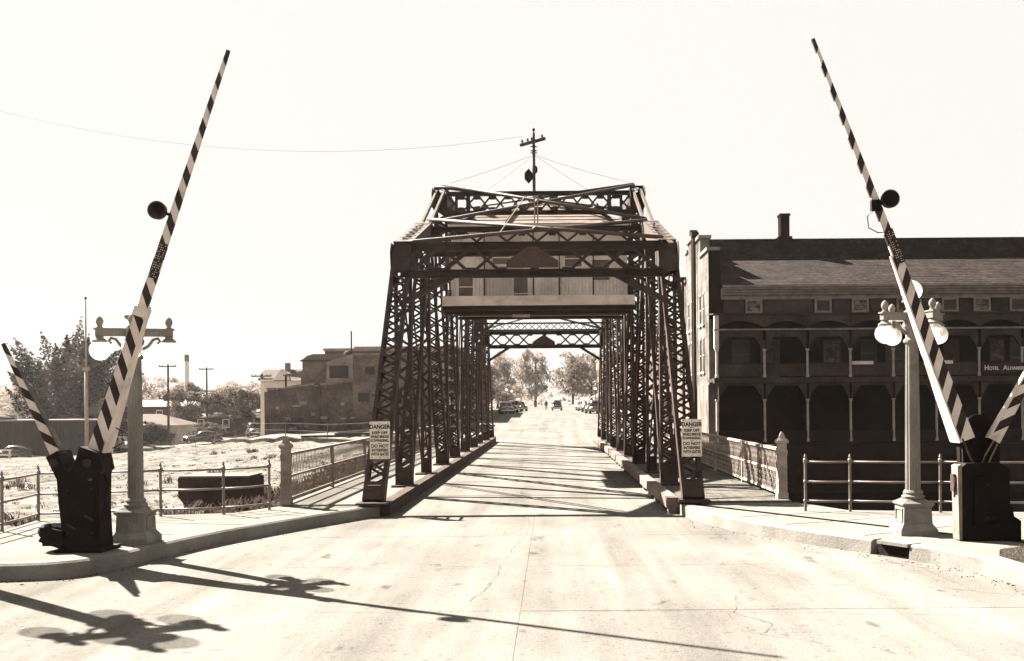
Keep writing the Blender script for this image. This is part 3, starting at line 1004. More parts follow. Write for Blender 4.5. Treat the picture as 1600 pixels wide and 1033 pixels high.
# hipped roof laid in courses of boards
rf = None
N = 9
ex0, ex1, ey0, ey1, ez, ap = HX0 - .05, HX1 + .05, HY0 - .45, HY1 + .45, HZ1, 9.56
rc, rh = (ex0 + ex1) / 2, .35
roof = hchild(MB().box(ex0, ex1, ey0, ey1, ez - .09, ez), 'roof', M_sidingd)
for k in range(N):
    t0, t1 = k / N, (k + 1) / N
    def ring(t, dz):
        a0 = ex0 + (rc - rh - ex0) * t; a1 = ex1 + (rc + rh - ex1) * t
        c0 = ey0 + (37.2 - ey0) * t; c1 = ey1 + (37.2 - ey1) * t
        bow = math.sin(t * math.pi / 2) ** .9                      # slightly bell-shaped
        z = ez + (ap - ez) * (t * .6 + bow * .4) + dz
        return [(a0, c0, z), (a1, c0, z), (a1, c1, z), (a0, c1, z)]
    b = MB()
    lo, hi = ring(t0, .03), ring(min(1, t1 + .01), .008)
    b.add(lo + hi + ring(t0, 0), [(0, 1, 5, 4), (1, 2, 6, 5), (2, 3, 7, 6), (3, 0, 4, 7), (8, 9, 1, 0), (9, 10, 2, 1), (10, 11, 3, 2), (11, 8, 0, 3)] + ([(4, 5, 6, 7)] if k == N - 1 else []))
    b.build('roof_course', M_roofb, roof)
# small ventilators on the roof slope, as dark stubs
for xx in (-2.35, 1.6):
    b = MB(); b.lathe([(.09, 8.5), (.09, 9.1), (.16, 9.12), (.02, 9.3)], (xx, 35.7, 0), 8); b.build('vent', M_steel, roof)

# ------------------------------------------------------------------ utility pole over the house
up_ = thing('utility_pole', 'slender pole with one slanting crossarm rising from the roof above the bridge', 'pole', (-.6, 37.2, 9.4))
b = MB(); b.tube([(0, 0, 0), (0, 0, 2.75)], .062, 8, .045); b.build('shaft', M_pole, up_)
b = MB(); b.beam((-.5, .12, 2.33), (.42, -.1, 2.52), .1, .1, side=(0, 1, 0)); arm = b.build('crossarm', M_pole, up_)
for x in (-.42, -.22, -.07, .3):
    b = MB(); z = 2.43 + x * .2
    b.lathe([(.012, 0), (.012, .06), (.04, .065), (.045, .11), (.03, .12), (.03, .15), (.008, .16)], (x, .02 - x * .24, z + .03), 8); b.build('insulator', M_insul, arm)
b = MB(); b.lathe([(.02, 2.7), (.02, 2.8), (.05, 2.82), (.05, 2.9), (.015, 2.92)], (0, 0, 0), 8); b.build('insulator', M_insul, up_)
for z in (2.25, 2.1, 2.02):
    b = MB(); b.lathe([(.05, z - .02), (.085, z - .015), (.085, z + .015), (.05, z + .02)], (0, 0, 0), 8)
    b.beam((-.12, 0, z), (.12, 0, z), .03, .03); b.build('pole_band', M_insul, up_)
b = MB(); b.beam((0, 0, 1.45), (.12, -.02, 1.5), .04, .04); b.build('step_iron', M_insul, up_)
for x, z, s in ((-.2, 1.2, .9), (.03, 1.43, .6)):
    b = MB(); b.prism([(x + p * s, z + q_ * s) for p, q_ in ((0, -.3), (.16, -.12), (.16, .12), (0, .3), (-.16, .12), (-.16, -.12))], .06 if s < 1 else -.16, .12 if s < 1 else -.08)
    b.prism([(x + p * s * .8, z + q_ * s * .8) for p, q_ in ((0, -.3), (.16, -.12), (.16, .12), (0, .3), (-.16, .12), (-.16, -.12))], .02 if s < 1 else -.2, .04 if s < 1 else -.16)
    b.build('day_mark', M_black, up_)
def sag(a, b, s, n=24):
    a, b = Vector(a), Vector(b)
    return [tuple(a.lerp(b, i / n) - Vector((0, 0, s * 4 * (i / n) * (1 - i / n)))) for i in range(n + 1)]
b = MB(); b.tube(sag((-1.02, 37.3, 12.05), (-34, 40, 18.9), 2.7), .005, 5)
b.build('overhead_wire', M_wire, label='thin sagging overhead wire running out from the pole above the bridge', cat='wire')
for i, (e, lb) in enumerate([((XL, PY[3], TZ[3] + .25), 'thin guy wire from the pole to the near upstream tower corner'), ((XR, PY[3], TZ[3] + .25), 'thin guy wire from the pole to the near hotel-side tower corner'),
              ((XL, PY[4] + .6, TZ[4] + .25), 'thin guy wire from the pole back to the upstream chord'), ((XR, PY[4] + .6, TZ[4] + .25), 'thin guy wire from the pole back to the hotel-side chord')]):
    b = MB(); b.tube(sag((-.6, 37.2, 11.35), e, .05, 6), .005, 4); b.build('guy_wire', M_wire, label=lb, cat='wire')
# ------------------------------------------------------------------ danger signs
for X, lb in ((-3.7, 'white DANGER board on the end post by the bare lot'), (2.98, 'white DANGER board on the end post on the hotel side')):
    t = thing('danger_sign', lb, 'sign', (X, 21.93, 1.57))
    b = MB(); b.box(-.215, .215, -.008, .008, -.4, .4); b.build('board', M_sign, t)
    for i, (body, z, sz, xs) in enumerate([('DANGER', .285, .125, .86), ('KEEP OFF', .158, .085, .92), ('WHILE BRIDGE', .075, .078, .74), ('IS SWINGING.', -.008, .078, .8),
                                           ('DO NOT', -.125, .095, .95), ('INTERFERE', -.215, .085, .86), ('WITH GATES', -.3, .085, .76)]):
        me = text_mesh(body, sz, M_ink, 'lettering', .0015, xs=xs)
        link('lettering', me, t, loc=(0, -.011, z))
    for z in (.222, -.065):
        MB().box(-.045, .045, -.011, -.009, z - .005, z + .005).build('rule', M_ink, t)
    for x in (-.17, 0, .17):
        for z in (-.37, .37):
            MB().sphere((x, -.01, z), .011, 8).build('bolt', M_ink, t)
    for z, dd in ((-.3, .24), (.3, .62)):
        MB().box(-.16, -.12, .008, dd, z - .02, z + .02).build('bracket', M_steel, t)
        MB().box(.12, .16, .008, dd, z - .02, z + .02).build('bracket', M_steel, t)

# ------------------------------------------------------------------ bridge railings
def railing(X, y0, y1, base, lb, m):
    t = thing('bridge_railing', lb, 'railing', (X, y0, base))
    # ornate end pillar
    b = MB()
    b.lathe([(.16, 0), (.16, .12), (.135, .14), (.13, .95), (.15, .98), (.15, 1.03), (.125, 1.06), (.125, 1.17), (.175, 1.2), (.175, 1.25), (.12, 1.29), (.1, 1.3), (.06, 1.38), (.012, 1.44)], (0, 0, 0), 4, rot=math.pi / 4)
    b.build('end_pillar', m, t)
    for z in (.33, .66, .93):
        b = MB(); b.box(-.105, .105, -.105, .105, z, z + .025); b.build('pillar_band', m, t)
    b = MB(); b.lathe([(.07, 0), (.07, .02), (.045, .03), (.04, .02), (.012, .03)], (0, 0, 0), 16)
    o = b.build('rosette', m, t); o.rotation_euler = (R(90), 0, 0); o.location = (0.0, -.1, .62)
    L = y1 - y0
    for z, w, h in ((1.05, .09, .055), (.58, .05, .045), (.1, .05, .05)):
        b = MB(); b.box(-w / 2, w / 2, .1, L, z - h / 2, z + h / 2); b.build('rail', m, t)
    k = 0
    n = int(L / 4.5)
    for k in range(n + 1):
        yy = min(L, k * 4.5 + 4.5)
        b = MB(); b.box(-.04, .04, yy - .04, yy + .04, -.02, 1.03); b.build('rail_post', m, t)
        if k < n:
            for zz0, zz1, nm, pitch in ((.61, 1.02, 'upper_lattice', .14), (.13, .555, 'lower_lattice', .15)):
                q = MB()
                a = k * 4.5 + .14
                while a < k * 4.5 + 4.44:
                    if nm == 'upper_lattice':
                        q.beam((-.008, a, zz0), (-.008, a + .09, zz1), .02, .008, side=(0, 1, 0)); q.beam((.008, a + .09, zz0), (.008, a, zz1), .02, .008, side=(0, 1, 0))
                    else:
                        q.beam((-.008, a, zz0), (-.008, a + .15, (zz0 + zz1) / 2), .022, .008, side=(0, 1, 0)); q.beam((-.008, a + .15, (zz0 + zz1) / 2), (-.008, a, zz1), .022, .008, side=(0, 1, 0))
                        q.beam((.008, a + .15, zz0), (.008, a, (zz0 + zz1) / 2), .022, .008, side=(0, 1, 0)); q.beam((.008, a, (zz0 + zz1) / 2), (.008, a + .15, zz1), .022, .008, side=(0, 1, 0))
                    a += pitch
                q.build(nm, m, t, kind='stuff')
    return t
railing(-5.6, 21.5, 61.9, .25, 'grey lattice iron railing with square end pillar along the bridge beside the bare lot', M_rail)
railing(4.92, 22.0, 61.9, .25, 'pale lattice iron railing along the board walk on the hotel side of the bridge', mat('pale_rail_paint', .26, .16, scale=3, fine=.1))

# ------------------------------------------------------------------ pipe fences
def pipe_fence(pts, base, hs, lb, finial=True):
    t = thing('pipe_fence', lb, 'fence', (pts[0][0], pts[0][1], base))
    ox, oy = pts[0][0], pts[0][1]
    L = [(x - ox, y - oy) for x, y in pts]
    for x, y in L:
        b = MB(); b.tube([(x, y, -.05), (x, y, hs[0] + .03)], .028, 8)
        b.lathe([(.04, hs[0] + .02), (.045, hs[0] + .05), (.02, hs[0] + .07), (.028, hs[0] + .1), (.004, hs[0] + .16)], (x, y, 0), 8)
        p = b.build('post', M_pipe, t, smooth=False)
        for h in hs:
            MB().sphere((x, y, h), .042, 8).build('coupling', M_pipe, p)
    for (x0, y0), (x1, y1) in zip(L, L[1:]):
        for h in hs:
            b = MB(); b.tube([(x0, y0, h), ((x0 + x1) / 2, (y0 + y1) / 2, h - .008), (x1, y1, h)], .021, 8); b.build('rail', M_pipe, t, smooth=True)
pipe_fence([(-5.75, 20.75), (-6.42, 19.95), (-7.55, 19.7), (-8.6, 19.45), (-9.6, 19.1), (-9.42, 17.5), (-9.3, 15.4)], SW, (.88, .5, .13), 'three-rail pipe fence between the left sidewalk and the bare lot')
pipe_fence([(4.86, 19.72), (5.68, 19.58), (7.3, 19.3), (9.3, 18.95), (11.3, 18.6)], SW, (.95, .57, .2), 'three-rail pipe fence above the dark channel in front of the hotel')

# ------------------------------------------------------------------ street lamps
def make_lamp(label, H=3.5, rz=18):
    t = thing('street_lamp', label, 'lamp', (0, 0, 0), 0, 'five-globe street lamps at the bridge approach')
    b = MB()
    q = math.pi / 4; s2 = math.sqrt(2)
    b.lathe([(.29 * s2, 0), (.29 * s2, .09), (.27 * s2, .12), (.235 * s2, .17), (.225 * s2, .19), (.215 * s2, .44), (.245 * s2, .47), (.25 * s2, .5), (.19 * s2, .53), (.15 * s2, .56)], (0, 0, 0), 4, rot=q)
    base = b.build('base', M_lamp, t)
    for k in range(4):
        p = MB()
        for (x0, x1, z0, z1) in ((-.16, .16, .2, .225), (-.16, .16, .395, .42), (-.16, -.135, .225, .395), (.135, .16, .225, .395)):
            p.box(x0, x1, -.237, -.19, z0, z1)
        o = p.build('panel_moulding', M_lamp, base); o.rotation_euler = (0, 0, k * math.pi / 2)
    b = MB()
    b.lathe([(.17, .56), (.18, .6), (.145, .63), (.155, .66), (.13, .7)], (0, 0, 0), 24)
    b.build('collar', M_lamp, t, smooth=False)
    b = MB()
    b.lathe([(.118, .7), (.115, 1.2), (.11, 2.0), (.098, H - .42)], (0, 0, 0), 32, flute=.1)
    b.build('shaft', M_lamp, t)
    b = MB()
    b.lathe([(.1, H - .42), (.13, H - .4), (.13, H - .36), (.095, H - .33), (.1, H - .25), (.14, H - .15), (.14, H - .1)], (0, 0, 0), 16)
    b.build('capital', M_lamp, t)
    b = MB()
    b.lathe([(.12, H - .1), (.135, H - .06), (.13, H + .06), (.12, H + .09), (.07, H + .13), (.09, H + .2), (.15, H + .24), (.15, H + .27), (.1, H + .28)], (0, 0, 0), 16)
    b.build('hub', M_lamp, t)
    MB().sphere((0, 0, H + .42), .165, 24).build('globe', M_opal, t, smooth=True)
    for k in range(4):
        a = R(rz) + k * math.pi / 2
        b = MB()
        b.beam((.1, 0, H), (.56, 0, H), .09, .1, side=(0, 1, 0))
        b.beam((.1, 0, H + .06), (.585, 0, H + .06), .115, .022, side=(0, 1, 0))
        # scroll bracket under the arm
        b.tube([(.1, 0, H - .26), (.2, 0, H - .2), (.27, 0, H - .1), (.34, 0, H - .08), (.37, 0, H - .13), (.33, 0, H - .16)], .026, 6)
        b.lathe([(.05, H - .1), (.05, H - .07), (.07, H - .05)], (.5, 0, 0), 12)
        b.lathe([(.105, H - .14), (.11, H - .12), (.08, H - .1), (.05, H - .07), (.05, H - .04)], (.5, 0, 0), 14)
        arm = b.build('arm', M_lamp, t)
        f = MB()
        f.lathe([(.05, H + .06), (.05, H + .085), (.028, H + .1), (.04, H + .12), (.056, H + .16), (.054, H + .2), (.034, H + .235), (.01, H + .255)], (.5, 0, 0), 12)
        f.build('finial', M_lamp, arm, smooth=True)
        arm.rotation_euler = (0, 0, a)
        g_ = MB().sphere((.5 * math.cos(a), .5 * math.sin(a), H - .27), .155, 24)
        g_.build('globe', M_opal, t, smooth=True)
    return t
lamp0 = make_lamp('grey fluted street lamp with white globes behind the striped gate by the bare lot', 3.26)
lamp0.location = (-6.49, 15.93, SW)
lamp1 = make_lamp('grey fluted street lamp with white globes in front of the hotel porches', 3.44)
lamp1.location = (5.72, 16.27, SW)
lamp2 = copy_tree(lamp0, (-8.95, 14.5, SW), R(8), 'tall street lamp whose many-armed shadow falls across the near road')
lamp2.scale = (1.35, 1.35, 1.5)

# ------------------------------------------------------------------ crossing gates
def striped_arm(a, b, w0, w1, pitch, slant, thick=.05, start_black=False):
    """flat tapered board from a to b (x,z) with oblique black and white stripes, front at y=0"""
    (ax, az), (bx2, bz) = a, b
    L = math.hypot(bx2 - ax, bz - az)
    ux, uz = (bx2 - ax) / L, (bz - az) / L
    nx, nz = uz, -ux                       # towards +x for an upright arm
    n = max(2, 2 * int(round(L / pitch)))
    mb = MB()
    def w(t): return (w0 + (w1 - w0) * max(0, min(1, t / L))) / 2
    prev = None
    for k in range(n + 1):
        t = L * k / n
        sl = slant * w(t) if 0 < k < n else 0
        tl, tr = max(0, min(L, t + sl)), max(0, min(L, t - sl))
        pl = (ax + ux * tl - nx * w(tl), az + uz * tl - nz * w(tl))
        pr = (ax + ux * tr + nx * w(tr), az + uz * tr + nz * w(tr))
        if prev:
            (ql, qr) = prev
            mb.cur = (k + (0 if start_black else 1)) % 2
            vs = [(ql[0], 0, ql[1]), (qr[0], 0, qr[1]), (pr[0], 0, pr[1]), (pl[0], 0, pl[1]), (ql[0], thick, ql[1]), (qr[0], thick, qr[1]), (pr[0], thick, pr[1]), (pl[0], thick, pl[1])]
            fs = [(0, 1, 2, 3), (5, 4, 7, 6), (1, 5, 6, 2), (4, 0, 3, 7)]
            if k == 1: fs.append((4, 5, 1, 0))
            if k == n: fs.append((3, 2, 6, 7))
            mb.add(vs, fs)
        prev = (pl, pr)
    return mb
def web_board(a, b, nside, w0, w1, t0, t1, d0, d1, L0=None):
    """white side board standing off the arm's back along one edge, deep at the foot and running out upwards"""
    (ax, az), (bx2, bz) = a, b
    L = math.hypot(bx2 - ax, bz - az)
    ux, uz = (bx2 - ax) / L, (bz - az) / L
    nx, nz = uz * nside, -ux * nside
    def wd(t): return (w0 + (w1 - w0) * t / L) / 2
    vs = []
    for t, d in ((t0, d0), (t1, d1)):
        for off_, y in ((0.004, .0), (.03, .0), (.03, d), (0.004, d)):
            vs.append((ax + ux * t + nx * (wd(t) + off_), y, az + uz * t + nz * (wd(t) + off_)))
    return MB().add(vs, [(0, 1, 2, 3), (4, 5, 6, 7), (0, 1, 5, 4), (1, 2, 6, 5), (2, 3, 7, 6), (3, 0, 4, 7)])
def disc_lamp(c, r, parent, m=M_black):
    b = MB()
    prof = [(.02, -.1), (r * .75, -.085), (r, -.05), (r, .03), (r * .8, .05), (r * .4, .085), (.01, .095)]
    b.lathe(prof, (0, 0, 0), 24)
    o = b.build('gate_lamp', m, parent, smooth=True)
    o.rotation_euler = (R(90), 0, 0); o.location = c
    ring_ = MB(); ring_.lathe([(r * 1.0, .02), (r * 1.06, .02), (r * 1.06, .04), (r * 1.0, .04)], (0, 0, 0), 24)
    ring_.build('lens_ring', M_bpaint, o)
    return o
GY = 15.14
gl = thing('crossing_gate', 'raised striped bridge gate with black machine box on the bare-lot corner', 'gate', (-6.9, GY, SW), 0, 'pair of raised bridge gates')
def LG(x, z): return (x + 6.9, z - SW)
b = MB()
sil = [(-7.13, SW), (-6.6, SW), (-6.63, .8), (-6.62, 1.36), (-6.57, 1.42), (-6.62, 1.66), (-6.9, 1.76), (-6.99, 1.5), (-7.06, 1.36), (-7.13, 1.44), (-7.23, 1.7), (-7.4, 1.61), (-7.24, 1.28), (-7.22, .95), (-7.18, .6)]
b.prism([LG(x, z) for x, z in sil], -.2, .22)
b.box(-.34, .36, -.3, .34, -.02, .05)
body = b.build('machine_box', M_black, gl)
b = MB(); b.prism([LG(-7.1, .42), LG(-6.68, .42), LG(-6.69, 1.24), LG(-7.1, 1.2)], -.225, -.198); dr = b.build('access_door', M_black, gl)
for x, z in ((-7.07, .5), (-6.72, .5), (-6.72, 1.15), (-7.07, 1.12)):
    MB().sphere((LG(x, z)[0], -.228, LG(x, z)[1]), .018, 8).build('bolt', M_bpaint, dr)
for x, z in ((-6.78, 1.52), (-7.27, 1.52)):
    b = MB(); b.tube([(LG(x, z)[0], -.25, LG(x, z)[1]), (LG(x, z)[0], -.19, LG(x, z)[1])], .06, 12); b.build('pivot_pin', M_bpaint, gl)
b = MB(); b.tube([(LG(-6.58, 1.35)[0], -.1, LG(0, 1.35)[1]), (LG(-6.54, 1.2)[0], -.12, LG(0, 1.2)[1]), (LG(-6.57, 1.0)[0], -.12, LG(0, 1.0)[1]), (LG(-6.55, .7)[0], -.1, LG(0, .7)[1])], .02, 6); b.build('conduit', M_black, gl)
b = MB(); b.tube([(-.52, -.02, .3), (-.3, -.02, .3)], .15, 14); b.box(-.6, -.3, -.12, .1, -.02 + .1, .24); b.sphere((-.53, -.1, .3), .13, 12); b.build('motor', M_black, gl)
b = MB(); b.prism([(-.62, .16), (-.28, .04), (-.2, .3), (-.5, .36)], -.2, .05); b.build('motor_bracket', M_black, gl)
for x0_, z0_ in ((.1, .55), (-.15, .42)):
    b = MB(); b.tube([(x0_, -.31, z0_), (x0_ + .14, -.33, z0_ - .07)], .012, 6); b.build('pull_rod', M_steel, gl)
b = MB(); b.lathe([(.03, 0), (.03, .03)], (0, 0, 0), 10); hb = b.build('box_hasp', M_steel_l, gl); hb.location = (.2, -.32, 1.05)
fa, fb = LG(-6.775, 1.62), LG(-4.735, 7.58)
sa = striped_arm(fa, fb, .215, .05, .375, 1.35, .045)
arm = sa.build('road_arm', [M_white, M_bpaint], gl); arm.location = (0, -.06, 0)
wb = web_board(fa, fb, 1, .215, .05, .05, 2.35, .34, .06); o = wb.build('side_board', M_white, gl); o.location = (0, -.06, 0)
b = MB(); b.box(-.14, .1, -.02, .05, -.07, .07)
o = b.build('splice_plate', M_white, gl); o.location = (LG(-6.02, 3.7)[0], -.075, LG(0, 3.72)[1]); o.rotation_euler = (0, R(19), 0)
def reflector(c, ang, parent, seed):
    b = MB(); b.box(-.06, .06, -.012, .012, -.27, .27)
    o = b.build('reflector_plate', M_bpaint, parent); o.location = c; o.rotation_euler = (0, ang, 0)
    q = MB(); r = random.Random(seed)
    for i in range(4):
        for j in range(15):
            if r.random() < .72:
                x, z = -.042 + .028 * i, -.24 + .034 * j
                q.box(x - .006, x + .006, -.017, -.012, z - .006, z + .006)
    q.build('reflector_button', M_white, o, kind='stuff')
reflector((LG(-5.78, 4.48)[0], -.08, LG(0, 4.48)[1]), R(19), gl, 1)
disc_lamp((LG(-5.785, 5.22)[0], -.08, LG(0, 5.22)[1]), .128, gl)
b = MB(); b.tube([(LG(-5.7, 5.2)[0], -.06, LG(0, 5.2)[1]), (LG(-5.58, 5.14)[0], -.04, LG(0, 5.14)[1])], .025, 6); b.build('lamp_bracket', M_black, gl)
fa2, fb2 = LG(-7.31, 1.62), LG(-8.085, 3.28)
arm2 = striped_arm(fa2, fb2, .15, .05, .4, 1.3, .04); o = arm2.build('walk_arm', [M_white, M_bpaint], gl); o.location = (0, -.07, 0)
wb = web_board(fa2, fb2, 1, .15, .055, .0, 1.5, .12, .04); o = wb.build('side_board', M_timber, gl); o.location = (0, -.07, 0)
b = MB(); b.tube([(LG(-6.55, 2.05)[0], .1, LG(0, 2.05)[1]), (LG(-6.42, 1.98)[0], .12, LG(0, 1.98)[1]), (LG(-6.4, 1.8)[0], .12, LG(0, 1.8)[1]), (LG(-6.55, 1.72)[0], .1, LG(0, 1.72)[1])], .01, 6); b.build('cable', M_black, gl)

GY2 = 15.48
gr_ = thing('crossing_gate', 'raised striped bridge gate with black machine box on the hotel corner', 'gate', (6.4, GY2, SW), 0, 'pair of raised bridge gates')
def RG(x, z): return (x - 6.4, z - SW)
b = MB()
b.prism([RG(6.14, SW + .02), RG(6.86, SW + .02), RG(6.84, 1.3), RG(6.7, 1.39), RG(6.2, 1.39), RG(6.14, 1.34)], -.14, .14)
b.prism([RG(6.8, SW), RG(7.02, SW), RG(7.02, .52), RG(6.84, .64)], -.12, .12)
b.build('machine_box', M_black, gr_)
b = MB(); b.prism([(-.31, .02), (-.262, .02), (-.262, 1.12), (-.28, 1.15), (-.33, 1.13)], -.12, .12); b.build('side_plate', M_rail, gr_)
b = MB(); b.box(-.37, -.331, -.06, .06, .74, 1.0); b.tube([(-.36, -.1, .96), (-.39, -.14, .8), (-.37, -.1, .66)], .014, 6); b.build('latch', M_steel, gr_)
ga, gb = RG(6.26, 1.74), RG(3.97, 7.8)
sb_ = striped_arm(ga, gb, .215, .05, .375, -1.35, .045); o = sb_.build('road_arm', [M_white, M_bpaint], gr_); o.location = (0, -.06, 0)
wb = web_board(ga, gb, -1, .215, .05, .0, 3.0, .38, .05); o = wb.build('side_board', M_white, gr_); o.location = (0, -.06, 0)
b = MB()
for dy in (-.05, .2):
    b.tube([(RG(6.17, 1.76)[0], dy, RG(0, 1.76)[1]), (RG(6.35, 1.36)[0], dy, RG(0, 1.36)[1]), (RG(6.42, 1.15)[0], dy, RG(0, 1.15)[1])], .018, 6)
b.build('arm_rod', M_steel, gr_)
b = MB(); b.prism([RG(6.22, 1.3), RG(6.5, 1.3), RG(6.4, 1.9), RG(6.2, 1.85)], .03, .2); b.build('arm_socket', M_black, gr_)
hc = RG(6.5, 1.5)
b = MB(); b.prism([(hc[0] + .31 * math.cos(R(a)), hc[1] + .2 + .42 * math.sin(R(a))) for a in range(0, 181, 15)] + [(hc[0] - .3, hc[1] - .2), (hc[0] + .3, hc[1] - .2)], .1, .22); b.build('counterweight', M_black, gr_)
b = MB(); b.tube([(.05, -.15, .3), (.25, -.18, .34)], .05, 10); b.box(-.1, .12, -.18, -.14, .25, .95); b.build('access_door', M_black, gr_)
for z in (.35, .85):
    MB().sphere((.09, -.185, z), .02, 8).build('bolt', M_steel, gr_)
b = MB(); b.prism([(.42, .0), (.62, .0), (.56, .18), (.5, .5), (.42, .62)], -.1, .1); b.build('motor_hood', M_black, gr_)
reflector((RG(5.17, 4.66)[0], -.08, RG(0, 4.66)[1]), R(-20.7), gr_, 2)
disc_lamp((RG(5.1, 5.37)[0], -.08, RG(0, 5.37)[1]), .13, gr_)
b = MB(); b.tube([(RG(5.02, 5.33)[0], -.06, RG(0, 5.33)[1]), (RG(4.9, 5.29)[0], -.04, RG(0, 5.29)[1])], .03, 6); b.box(RG(4.82, 0)[0], RG(4.95, 0)[0], -.1, -.02, RG(0, 5.2)[1], RG(0, 5.36)[1]); b.build('lamp_bracket', M_black, gr_)
b = MB(); b.tube([(RG(4.86, 5.2)[0], -.1, RG(0, 5.2)[1]), (RG(4.74, 5.12)[0], -.14, RG(0, 5.1)[1]), (RG(4.76, 4.93)[0], -.14, RG(0, 4.93)[1]), (RG(4.9, 4.86)[0], -.12, RG(0, 4.86)[1]), (RG(5.02, 4.87)[0], -.08, RG(0, 4.87)[1])], .008, 6); b.build('cable', M_black, gr_)
ha, hb2 = RG(6.66, 1.72), RG(8.0, 4.15)
a2 = striped_arm(ha, hb2, .16, .05, .4, -1.3, .04); o = a2.build('walk_arm', [M_white, M_bpaint], gr_); o.location = (0, -.07, 0)
wb = web_board(ha, hb2, -1, .16, .05, .0, 2.4, .14, .04); o = wb.build('side_board', M_white, gr_); o.location = (0, -.07, 0)
b = MB()
for dx in (0, .1):
    b.tube([(RG(6.64 + dx * .6, 1.72)[0], -.06, RG(0, 1.72 - dx * .4)[1]), (RG(6.52 + dx, 1.5)[0], -.04, RG(0, 1.5)[1]), (RG(6.47 + dx, 1.36)[0], -.02, RG(0, 1.36)[1])], .014, 6)
b.build('arm_rod', M_pipe, gr_)

# ------------------------------------------------------------------ the hotel across the channel
HCX, HF, HB, HP = 8.9, 58.0, 72.5, 55.95        # west corner, front wall, back wall, porch front
HE = 36.0                                        # east end, beyond the picture
hotel = thing('hotel', 'long dark brick hotel with two tiers of arched porches and a shingled roof', 'building', (HCX, HF, 0))
def ho(mb, name, m, parent=hotel, smooth=False, kind=None):
    o = mb.build(name, m, parent, smooth, kind=kind)
    if parent is hotel:
        o.matrix_parent_inverse = Matrix.Translation((-HCX, -HF, 0))
    return o
# side wall to the street with stepped parapet
prof = [(HF, -.1), (HB, -.1), (HB, 8.3), (70.2, 8.3), (70.2, 10.2), (67.6, 10.2), (67.6, 12.0), (66.6, 12.0), (66.6, 12.5), (63.8, 12.5), (63.8, 12.1), (61.2, 12.1), (61.2, 10.9), (HF, 10.9)]
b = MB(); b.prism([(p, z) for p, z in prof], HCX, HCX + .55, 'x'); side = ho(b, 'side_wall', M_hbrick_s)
for (y0, y1, z) in ((HF - .1, 61.25, 10.9), (61.1, 63.9, 12.1), (63.7, 66.7, 12.5), (66.5, 67.7, 12.0), (67.5, 70.3, 10.2), (70.1, HB + .1, 8.3)):
    b = MB().box(HCX - .12, HCX + .67, y0, y1, z, z + .18); b.build('coping', M_htrim, side)
for yy in (59.6, 60.9, 64.6, 66.0, 69.0, 70.4):
    for z0, z1 in ((4.1, 6.0), (6.9, 8.6)) if yy < 68 else ((4.1, 6.0), (6.5, 7.9)):
        b = MB().box(HCX - .012, HCX + .03, yy, yy + .62, z0, z1); w_ = b.build('side_window', M_glassd, side)
        MB().box(HCX - .12, HCX - .014, yy - .1, yy + .72, z0 - .14, z0 - .01).build('sill', M_hcolw, w_)
        MB().box(HCX - .035, HCX - .014, yy - .06, yy + .68, z1 + .005, z1 + .16).build('lintel', M_htrim, w_)
        MB().box(HCX - .03, HCX - .014, yy, yy + .62, (z0 + z1) / 2 - .03, (z0 + z1) / 2 + .03).build('meeting_rail', M_htrim, w_)
for yy, z1 in ((62.6, 12.4), (63.25, 12.6), (68.1, 10.3)):
    b = MB(); b.tube([(HCX - .16, yy, .2), (HCX - .16, yy, z1)], .1, 8)
    b.box(HCX - .34, HCX + .1, yy - .2, yy + .2, z1, z1 + .3); ho(b, 'downpipe', M_darkwood)
b = MB().box(HCX - .06, HCX, HF, HB, -.1, 3.3); ho(b, 'whitewashed_base', mat('peeling_whitewash', .13, .045, scale=1.2, stretch=(1, 2, .5), lo=.4, hi=.6))
# front wall, corner pier
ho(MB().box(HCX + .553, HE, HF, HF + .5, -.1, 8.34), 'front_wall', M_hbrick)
ho(MB().box(HCX - .005, HCX + .68, HF - .06, HF - .002, 7.0, 10.85), 'corner_pier', M_hbrick)  # thin facing in the shade-darkened brick over the side wall's front end
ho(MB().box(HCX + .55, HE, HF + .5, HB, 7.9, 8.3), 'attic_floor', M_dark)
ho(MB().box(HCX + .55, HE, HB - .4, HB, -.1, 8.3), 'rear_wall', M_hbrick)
# top storey: trim frames and small square windows
tx0 = HCX + .78
for z0, z1, y0 in ((8.34, 8.46, .28), (8.47, 8.6, .4), (8.61, 8.72, .55)):
    ho(MB().box(tx0 - .1, HE, HF - y0, HF + .1, z0, z1), 'cornice', M_htrim)
ho(MB().box(tx0 - .1, HE, HF - .09, HF - .003, 8.1, 8.335), 'frieze', M_htrim)
wx = [11.45, 15.37, 17.47, 20.0, 22.55, 24.36, 26.4, 29, 31.4]
for x in wx:
    b = MB()
    for a0, a1, c0, c1 in ((x - .48, x - .36, 7.3, 8.095), (x + .36, x + .48, 7.3, 8.095), (x - .355, x + .355, 7.3, 7.42), (x - .355, x + .355, 8.0, 8.095)):
        b.box(a0, a1, HF - .1, HF - .004, c0, c1)
    w_ = ho(b, 'attic_window', M_htrim)
    MB().box(x - .35, x + .35, HF - .03, HF - .005, 7.43, 7.99).build('pane', mat('pale_curtain', .16, .03, scale=2.6, lo=.45, hi=.6, rough=.3) if x in (11.45, 17.47, 24.36) else M_glassl, w_)  # three panes get a patchy pale and dark curtain colour
    MB().box(x - .35, x + .35, HF - .045, HF - .031, 7.69, 7.73).build('glazing_bar', M_darkwood, w_)
for x0, x1 in ((9.75, 10.9), (12.0, 14.8), (15.95, 16.9), (18.05, 19.45), (20.6, 22.0), (23.1, 23.8), (24.9, 25.85), (26.95, 28.4)):
    ho(MB().box(x0, x1, HF - .05, HF - .004, 7.35, 8.09), 'stucco_panel', M_hstucco)
